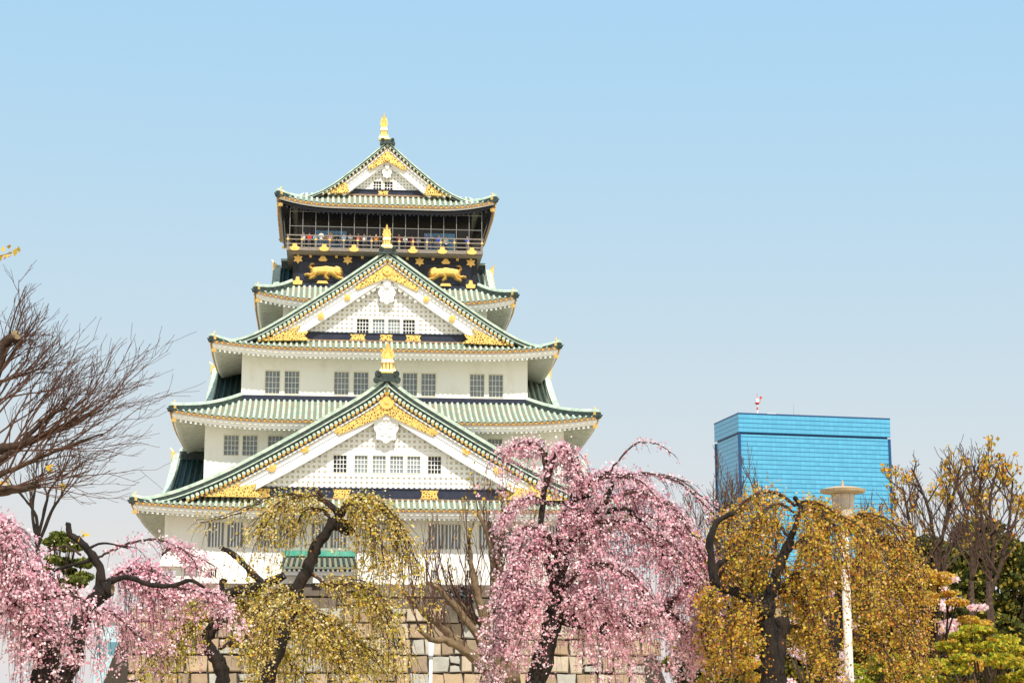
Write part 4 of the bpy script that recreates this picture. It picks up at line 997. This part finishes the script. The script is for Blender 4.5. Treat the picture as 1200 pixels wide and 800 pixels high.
# pink weeping cherry, centre right
t = Tree('weeping_cherry', 'large pink weeping cherry in full bloom, right of the castle gable', 32, 628, 'bark', PINK, 70)
t.trunk([(628,805),(638,765),(650,715),(656,665),(660,640)], 13, 8); t.limb([(658,650),(656,620),(662,600),(678,584),(692,580)], 5, 2.5); t.limb([(654,690),(640,655),(634,610),(640,560),(640,530)], 5, 2)
t.limb([(650,720),(700,735),(750,728),(785,708),(815,672)], 8, 3.5); t.limb([(656,655),(690,610),(715,575),(718,556)], 5, 2); t.limb([(700,600),(740,600),(770,640),(790,680)], 4, 2)
A = dict(step=.038, dens=3, jit=.045)
t.arch([(640,560),(636,530),(622,518),(604,522),(592,530)], 3, 1.2, 10, .3, 1.0, 3, 8, .7, **A)
t.arch([(640,570),(650,535),(660,525),(672,545),(680,570)], 3, 1.2, 14, .5, 1.7, 4, 10, .8, **A)
t.arch([(640,590),(622,582),(600,592),(582,615)], 3, 1.2, 16, .2, .6, 3, 8, .8, **A)
t.arch([(662,600),(680,570),(712,556),(745,562),(765,590)], 3, 1.2, 18, .5, 2.4, 5, 16, 1.2, **A)
t.arch([(716,560),(720,545),(745,520),(768,520),(786,530)], 1.5, .7, 8, .2, .5, 1, 4, .3, step=.12, dens=2, jit=.03)
t.arch([(716,562),(750,555),(790,562),(820,585),(838,605)], 2, .9, 22, .3, .9, 2, 8, .5, step=.1, dens=2, jit=.035)
t.arch([(705,590),(745,575),(785,590),(812,625),(832,660)], 3, 1, 18, .5, 2.2, 5, 14, 1.2, **A)
t.arch([(690,610),(740,615),(780,640),(820,690)], 3, 1, 18, .6, 2.2, 5, 16, 1.4, **A)
t.arch([(655,650),(630,640),(606,665),(592,705)], 3, 1, 16, .5, 2.0, 5, 14, 1.2, **A)
t.arch([(655,660),(640,625),(615,620),(600,650)], 3, 1, 16, .6, 2.2, 3, 10, 1.2, **A)
t.arch([(655,640),(665,600),(685,600),(700,640)], 3, 1, 18, .8, 2.8, 5, 20, 1.5, **A)
t.arch([(660,690),(690,660),(730,665),(760,700)], 3, 1, 16, .8, 2.2, 5, 22, 1.6, **A)
t.arch([(655,700),(630,700),(608,720),(590,760)], 3, 1, 16, .4, 1.3, 5, 14, 1.2, **A)
t.arch([(650,720),(675,700),(705,705),(730,745)], 3, 1, 16, .5, 1.5, 6, 22, 1.6, **A)
t.arch([(720,730),(750,715),(790,720),(815,760)], 3, 1, 16, .4, 1.4, 6, 18, 1.6, **A)
t.arch([(780,708),(810,690),(832,700),(842,740)], 3, 1, 12, .4, 1.2, 4, 12, 1.2, **A)
t.arch([(745,600),(790,615),(825,650),(842,690)], 2, .8, 12, .3, 1.2, 3, 10, 1.0, **A)
t.finish((.03,.06), [1.3,1.6,1.4,.8], 'blossom')

# pink trees at the left
t = Tree('weeping_cherry', 'dense pink cherry mass cut by the left edge with a short dark trunk', 27, 52, 'bark', PINK, 80)
t.trunk([(45,805),(52,790),(58,768),(60,757)], 13, 10); t.cut(60, 757, 10, 0, (0,-.3,1)); t.limb([(50,780),(30,740),(10,690),(-10,640)], 7, 3); t.limb([(56,765),(40,735),(34,700)], 5, 3)
A = dict(step=.05, dens=3, jit=.05)
t.arch([(-30,700),(-20,640),(0,608),(20,628),(30,665)], 4, 1.5, 26, .5, 2.0, 6, 14, .9, **A)
t.arch([(10,700),(20,662),(42,672),(56,705)], 3, 1.5, 20, .4, 1.6, 5, 14, 1.0, **A)
t.arch([(-10,740),(10,700),(40,720),(70,740)], 3, 1.5, 16, .5, 1.4, 5, 16, 1.0, **A)
t.arch([(30,725),(50,700),(80,695),(105,715)], 3, 1.2, 14, .4, 1.4, 4, 14, 1.0, **A)
t.arch([(-20,680),(-25,640),(-10,615),(8,640)], 3, 1.2, 16, .4, 1.5, 4, 14, 1.0, **A)
t.finish((.03,.058), [1.2,1.6,1.3,.9], 'blossom')
t = Tree('weeping_cherry', 'twisted black-trunked pink weeping cherry with a sawn-off limb, left of the castle', 29, 70, 'bark', PINK, 81)
t.fwd = 1.3; t.trunk([(62,808),(78,790),(90,762),(93,735),(104,712),(120,692)], 10, 9); t.cut(127, 689, 8, 0, (.75,-.6,.1)); t.limb([(116,700),(122,692),(129,688)], 9, 8.5)
t.limb([(117,695),(117,668),(108,650),(94,634),(82,625),(80,612)], 5.5, 3); t.limb([(100,645),(120,636),(150,642)], 2, .8); t.limb([(110,655),(60,670),(50,690)], 2.2, 1)
t.limb([(124,682),(150,676),(172,684),(200,686),(222,680),(240,688)], 3.5, 1.8)
t.arch([(112,655),(130,645),(155,635),(185,632),(215,645),(245,660)], 1.6, .7, 10, .3, .8, 2, 8, .4, step=.12, dens=2, jit=.04)
A = dict(step=.05, dens=3, jit=.045)
t.arch([(95,650),(75,640),(50,650),(36,660)], 1.5, .8, 6, .2, .5, 1, 6, .5, step=.2, dens=1, jit=.04)
t.arch([(124,682),(150,670),(175,680),(200,690)], 2.5, 1, 22, .4, 1.5, 5, 12, .8, **A)
t.arch([(120,690),(140,672),(165,660),(185,672)], 2, 1, 14, .3, 1.5, 3, 12, .8, **A)
t.arch([(190,650),(205,640),(222,650),(232,668)], 1.5, .8, 14, .2, .5, 3, 10, .5, **A)
t.arch([(180,680),(215,690),(245,695),(266,715)], 2, 1, 20, .3, .7, 4, 8, .7, **A)
t.arch([(100,720),(125,715),(150,730),(170,750)], 2, 1, 14, .4, 1.1, 5, 16, .9, **A)
t.finish((.03,.058), [1.3,1.5,1.1,.9], 'blossom')

# yellow and white weeping trees, centre left
t = Tree('weeping_tree', 'yellow and white young-leaved weeping tree with crooked dark trunk before the castle gable', 30, 325, 'bark', YOUNG, 90)
t.trunk([(312,808),(322,770),(338,725),(348,690),(362,665),(370,640),(385,620),(396,606)], 8.5, 6); t.limb([(394,612),(403,618),(410,622)], 8, 7); t.limb([(398,610),(393,597),(380,585),(372,575)], 4, 2.5); t.limb([(396,606),(405,594),(404,588)], 5, 3)
t.cut(372, 574, 2.5, 0, (-.5,-.4,.7))
A = dict(step=.04, dens=2, jit=.05)
t.arch([(385,590),(360,580),(325,581),(300,592),(270,604),(235,612)], 1.8, .6, 12, .2, .8, 2, 8, .6, step=.14, dens=2, jit=.05)
t.arch([(392,598),(370,582),(340,585),(312,605),(296,630)], 2, .8, 18, .3, 1.2, 4, 12, .9, **A)
t.arch([(398,600),(420,582),(445,588),(466,612),(478,650)], 2, .8, 20, .5, 1.6, 5, 10, .9, **A)
t.arch([(396,604),(408,590),(428,596),(442,620),(450,660)], 2, .8, 16, .4, 1.7, 4, 14, 1.1, **A)
t.arch([(390,610),(375,596),(355,600),(345,625)], 1.8, .8, 14, .3, 1.0, 3, 12, 1.0, **A)
t.arch([(362,668),(385,684),(410,682),(440,690),(462,720)], 2, .8, 16, .5, 1.3, 4, 14, .9, **A)
t.arch([(345,700),(365,715),(395,730),(420,760)], 1.8, .8, 14, .4, 1.2, 4, 16, 1.0, **A)
t.arch([(345,695),(325,690),(308,705),(298,740)], 1.8, .8, 14, .4, 1.2, 4, 14, 1.0, **A)
t.arch([(352,690,-.8),(340,705,-.9),(322,722,-1),(312,760,-1)], 1.2, .6, 16, .3, .9, 3, 12, .5, **A)
t.arch([(350,700,-.8),(362,715,-.9),(372,745,-1)], 1.2, .6, 14, .3, .8, 3, 12, .5, **A)
t.arch([(338,725),(360,735),(385,752),(400,785)], 1.8, .8, 16, .3, .9, 6, 18, 1.2, **A)
t.arch([(400,690),(430,700),(455,730),(466,765)], 1.5, .7, 14, .3, 1.0, 4, 12, .9, **A)
t.finish((.026,.055), [2.2,1.8,2.6,.8,2.2])
t = Tree('weeping_tree', 'olive-yellow weeping tree with a forked black limb, between left pink cherry and crooked trunk', 33, 262, 'bark', YOUNG, 91)
t.trunk([(262,808),(258,780),(246,762),(243,745),(258,722),(256,702),(275,692),(305,686),(333,673)], 8, 5); t.limb([(308,684),(290,665),(272,648),(260,642)], 4, 2.8); t.cut(259, 641, 2.8, 0, (-.6,-.3,.6)); t.limb([(256,705),(258,690),(263,678)], 5, 4)
A = dict(step=.042, dens=2, jit=.05)
t.arch([(256,702),(235,705),(212,722),(196,750)], 2, .8, 18, .4, 1.3, 5, 14, 1.2, **A)
t.arch([(275,692),(300,695),(330,705),(350,740)], 2, .8, 18, .5, 1.6, 5, 18, 1.2, **A)
t.arch([(258,715),(280,705),(300,725),(310,760)], 2, .8, 18, .4, 1.4, 5, 16, 1.2, **A)
t.arch([(246,745),(225,735),(195,755),(175,785)], 2, .8, 14, .3, .9, 4, 14, 1.2, **A)
t.arch([(330,740),(360,735),(400,748),(440,775)], 2, .8, 18, .3, 1.0, 6, 18, 1.2, **A)
t.arch([(258,760),(285,745),(320,755),(345,785)], 2, .8, 16, .3, .8, 6, 20, 1.3, **A)
t.arch([(250,730),(225,720),(205,740),(190,770)], 2, .8, 16, .3, .9, 5, 14, 1.2, **A)
t.arch([(360,760),(390,745),(420,755),(450,785)], 2, .8, 14, .3, .7, 6, 16, 1.2, **A)
t.finish((.027,.057), [2.4,2.6,1.4,1.2,1.6])

# amber weeping trees, right
t = Tree('weeping_tree', 'amber-leaved weeping tree with thick forked black trunk, right of the pink cherry', 31, 905, 'bark', AMBER, 95)
t.fwd = .75; t.trunk([(905,808),(905,775),(902,745),(898,715),(893,704)], 15, 10); t.limb([(905,800),(910,760),(915,735),(914,722)], 12, 9); t.cut(913, 720, 8, 0, (.3,-.8,.4))
t.limb([(894,712),(870,696),(850,690),(838,682)], 7, 4); t.limb([(842,686),(838,668),(850,655),(868,648)], 4, 3); t.limb([(898,708),(908,680),(918,650),(926,632)], 7, 5); t.limb([(926,632),(934,612),(938,594),(930,582)], 4, 2.5); t.limb([(838,685),(832,640),(840,612),(860,600)], 5, 3)
A = dict(step=.048, dens=2, jit=.06)
t.arch([(930,590),(905,576),(880,582),(860,600),(838,612)], 2.2, .8, 16, .2, 1.0, 4, 10, .8, **A)
t.arch([(926,630),(905,610),(880,620),(862,650)], 2, .8, 16, .4, 1.5, 4, 14, 1.1, **A)
t.arch([(930,592),(950,588),(978,604),(1004,620),(1022,650)], 2, .8, 18, .5, 1.9, 5, 14, 1.1, **A)
t.arch([(930,605),(960,596),(980,620),(995,660)], 2, .8, 14, .5, 1.6, 4, 14, 1.2, **A)
t.arch([(842,680),(850,665),(870,690),(876,730)], 2, .8, 12, .3, 1.2, 4, 14, 1.1, **A)
t.arch([(838,690),(826,700),(822,740),(830,770)], 2, .8, 10, .3, .8, 4, 14, 1.1, **A)
t.arch([(905,700),(925,690),(945,715),(955,760)], 2, .8, 10, .3, .9, 4, 14, 1.1, **A)
t.arch([(930,600,-.7),(912,590,-1),(888,605,-1.2),(872,640,-1.2)], 1.5, .6, 16, .3, 1.1, 3, 10, .4, **A)
t.arch([(890,706,-.8),(878,716,-1.2),(872,745,-1.3)], 1.5, .6, 14, .2, .7, 3, 12, .3, **A)
t.arch([(936,600,-.7),(948,612,-1.1),(952,650,-1.2)], 1.5, .6, 14, .3, 1.0, 2, 10, .3, **A)
t.arch([(838,690,-.7),(830,700,-1.1),(828,730,-1.2)], 1.2, .6, 14, .2, .8, 3, 10, .3, **A)
t.arch([(915,690),(935,670),(955,685),(965,730)], 2, .8, 14, .4, 1.3, 5, 18, 1.3, **A)
t.arch([(895,720),(870,715),(850,735),(845,775)], 2, .8, 16, .3, 1.0, 6, 16, 1.3, **A)
t.arch([(905,740),(935,735),(960,755),(970,790)], 2, .8, 14, .3, .8, 5, 16, 1.3, **A)
t.arch([(920,650),(945,630),(965,650),(972,690)], 2, .8, 14, .4, 1.3, 4, 16, 1.3, **A)
t.arch([(880,690),(888,660),(905,650),(915,680)], 2, .8, 12, .3, 1.2, 4, 16, 1.3, **A)
t.finish((.03,.062), [2.1,2.0,1.5,2.1,.8])
t = Tree('weeping_tree', 'amber weeping tree with twin black trunks beside the tall lamp post', 35, 965, 'bark', AMBER, 96)
t.fwd = 1.5; t.trunk([(962,808),(956,770),(950,730),(946,700),(948,690)], 11, 8); t.trunk([(972,808),(972,770),(980,730),(984,705),(992,684)], 11, 7); t.cut(947, 688, 7, 0, (-.2,-.6,.8))
t.limb([(986,700),(976,665),(968,640),(975,610)], 5, 2.5); t.limb([(992,684),(1010,650),(1030,620)], 4, 2)
A = dict(step=.055, dens=2, jit=.065)
t.arch([(976,622),(1000,606),(1026,604),(1052,618),(1074,656)], 2, .8, 20, .5, 2.0, 5, 14, 1.2, **A)
t.arch([(1010,655),(1030,632),(1056,642),(1080,690)], 2, .8, 18, .5, 1.9, 5, 16, 1.3, **A)
t.arch([(985,690),(1000,665),(1020,680),(1035,730)], 2, .8, 16, .5, 1.4, 5, 16, 1.3, **A)
t.arch([(950,690),(935,680),(925,700),(922,740)], 2, .8, 10, .3, 1.1, 3, 12, 1.2, **A)
t.arch([(990,720),(1020,710),(1060,730),(1085,770)], 2, .8, 14, .4, 1.0, 5, 16, 1.4, **A)
t.arch([(1000,685),(1036,678),(1070,700),(1092,750)], 2, .8, 16, .4, 1.3, 5, 18, 1.4, **A)
t.arch([(985,740),(1010,745),(1040,760),(1060,790)], 2, .8, 14, .3, .8, 6, 18, 1.4, **A)
t.arch([(975,640),(955,625),(940,640),(930,680)], 2, .8, 14, .4, 1.5, 4, 14, 1.2, **A)
t.finish((.03,.062), [2.2,1.9,1.7,2.0,.9])

# leafless tree reaching in from the left edge
t = Tree('bare_tree', 'leafless reddish-brown tree reaching in from the left edge against the sky', 20, -70, 'bark_red', AMBER, 99)
b0 = t.P(-70, 700)
t.limbs.tube([Vector((0,0,-.1)), Vector((0,0,b0.z*.5)), b0, t.P(-45,600), t.P(-20,560)], [.2,.17,.15,.12,.1], 10)
main = [[(-40,600),(-10,535),(10,524),(27,520),(58,507),(90,495),(106,484)],[(-30,590),(0,540),(20,524),(54,490),(79,478)],[(-40,610),(-5,578),(27,572),(47,568)],[(-20,560),(-10,480),(0,410),(18,394)],[(-30,600),(-5,560),(20,548),(50,535),(85,520),(120,508)]]
main += [[(-35,560),(-12,470),(4,420),(16,372),(30,335)],[(-30,540),(-5,450),(20,405),(48,365)]]
for k_, st in enumerate(main):
    q = t.limb(st, (7.5,5.5,7.5,7,4.5,2.5,2.5)[k_], (2.2,1.3,3.5,5.5,.9,.5,.5)[k_], 9); n = len(q)
    for k in range((9,7,6,7,7,6,6)[k_]):
        i = int(lerp(n*.2, n-2, k/10))
        i = min(i, n-2); d = (q[i+1]-q[i]).normalized()
        ang = t.R.uniform(0, 1.45); low = k_ == 2; nk = (9,7,6,7,7,6,6)[k_]
        dr = Vector((math.cos(ang), t.R.uniform(-.35,.35), math.sin(ang)*(.35 if low else 1)))
        t.grow(q[i], (d*.2 + dr).normalized(), lerp(1.3, .5, k/nk)*t.R.uniform(.65,1.05)*(1.0 if k_ < 3 or k_ == 4 else .7), .015, 3, .03, .62, 3, 0, wander=.13, shrink=.64, minr=.0024, bend=Vector((.04,0,0)))
t.cut(107, 483, 2.6, 0, (.8,-.5,.2)); t.cut(18, 393, 6, 0, (.7,-.6,.3))
q = [t.P(-30,330), t.P(-10,308), t.P(0,300), t.P(14,296)]; t.twig(q, .012, .004); A_ = np.array([list(v) for v in q[1:]])
t.limbs.tube([t.P(-20,560), t.P(-45,450), t.P(-40,380), t.P(-30,330)], [.08,.05,.03,.012], 6)
t.pts.append(np.repeat(A_, 7, 0) + t.N.normal(0, .045, (21,3)))
for px_, py_ in ((97,628),(60,550),(70,570),(8,566)): t.pts.append(np.array(list(t.P(px_, py_)))[None] + t.N.normal(0, .03, (4,3)))
t.finish((.05,.08), [1,0,0,2.5,0], elong=1.3, twigmat='redtwig')

# small bare crown above the pine
t = Tree('bare_tree', 'small dark leafless tree standing above the pine at the left', 48, 44, 'bark', [], 101)
for st in ([(44,640),(42,605),(30,585),(14,570)],[(44,640),(38,600),(42,570),(50,560)],[(44,640),(60,600),(72,580),(80,565)],[(44,630),(54,590),(58,575),(72,555)]):
    q = t.limb(st, 2.6, .9, 6); p = q[0]; t.limbs.tube([Vector((0,0,-.1)), Vector((0,0,p.z*.6)), p], [.18,.12,2.6*t.px()], 6)
    for i in range(6, len(q)-1, 2): t.grow(q[i], ((q[i+1]-q[i]).normalized() + Vector((t.R.uniform(-1,1), t.R.uniform(-.6,.6), t.R.uniform(0,.8)))).normalized(), t.R.uniform(.6,1.1), .022, 2, .1, .6, 3, wander=.15, minr=.006)
t.finish(twigmat='twig')
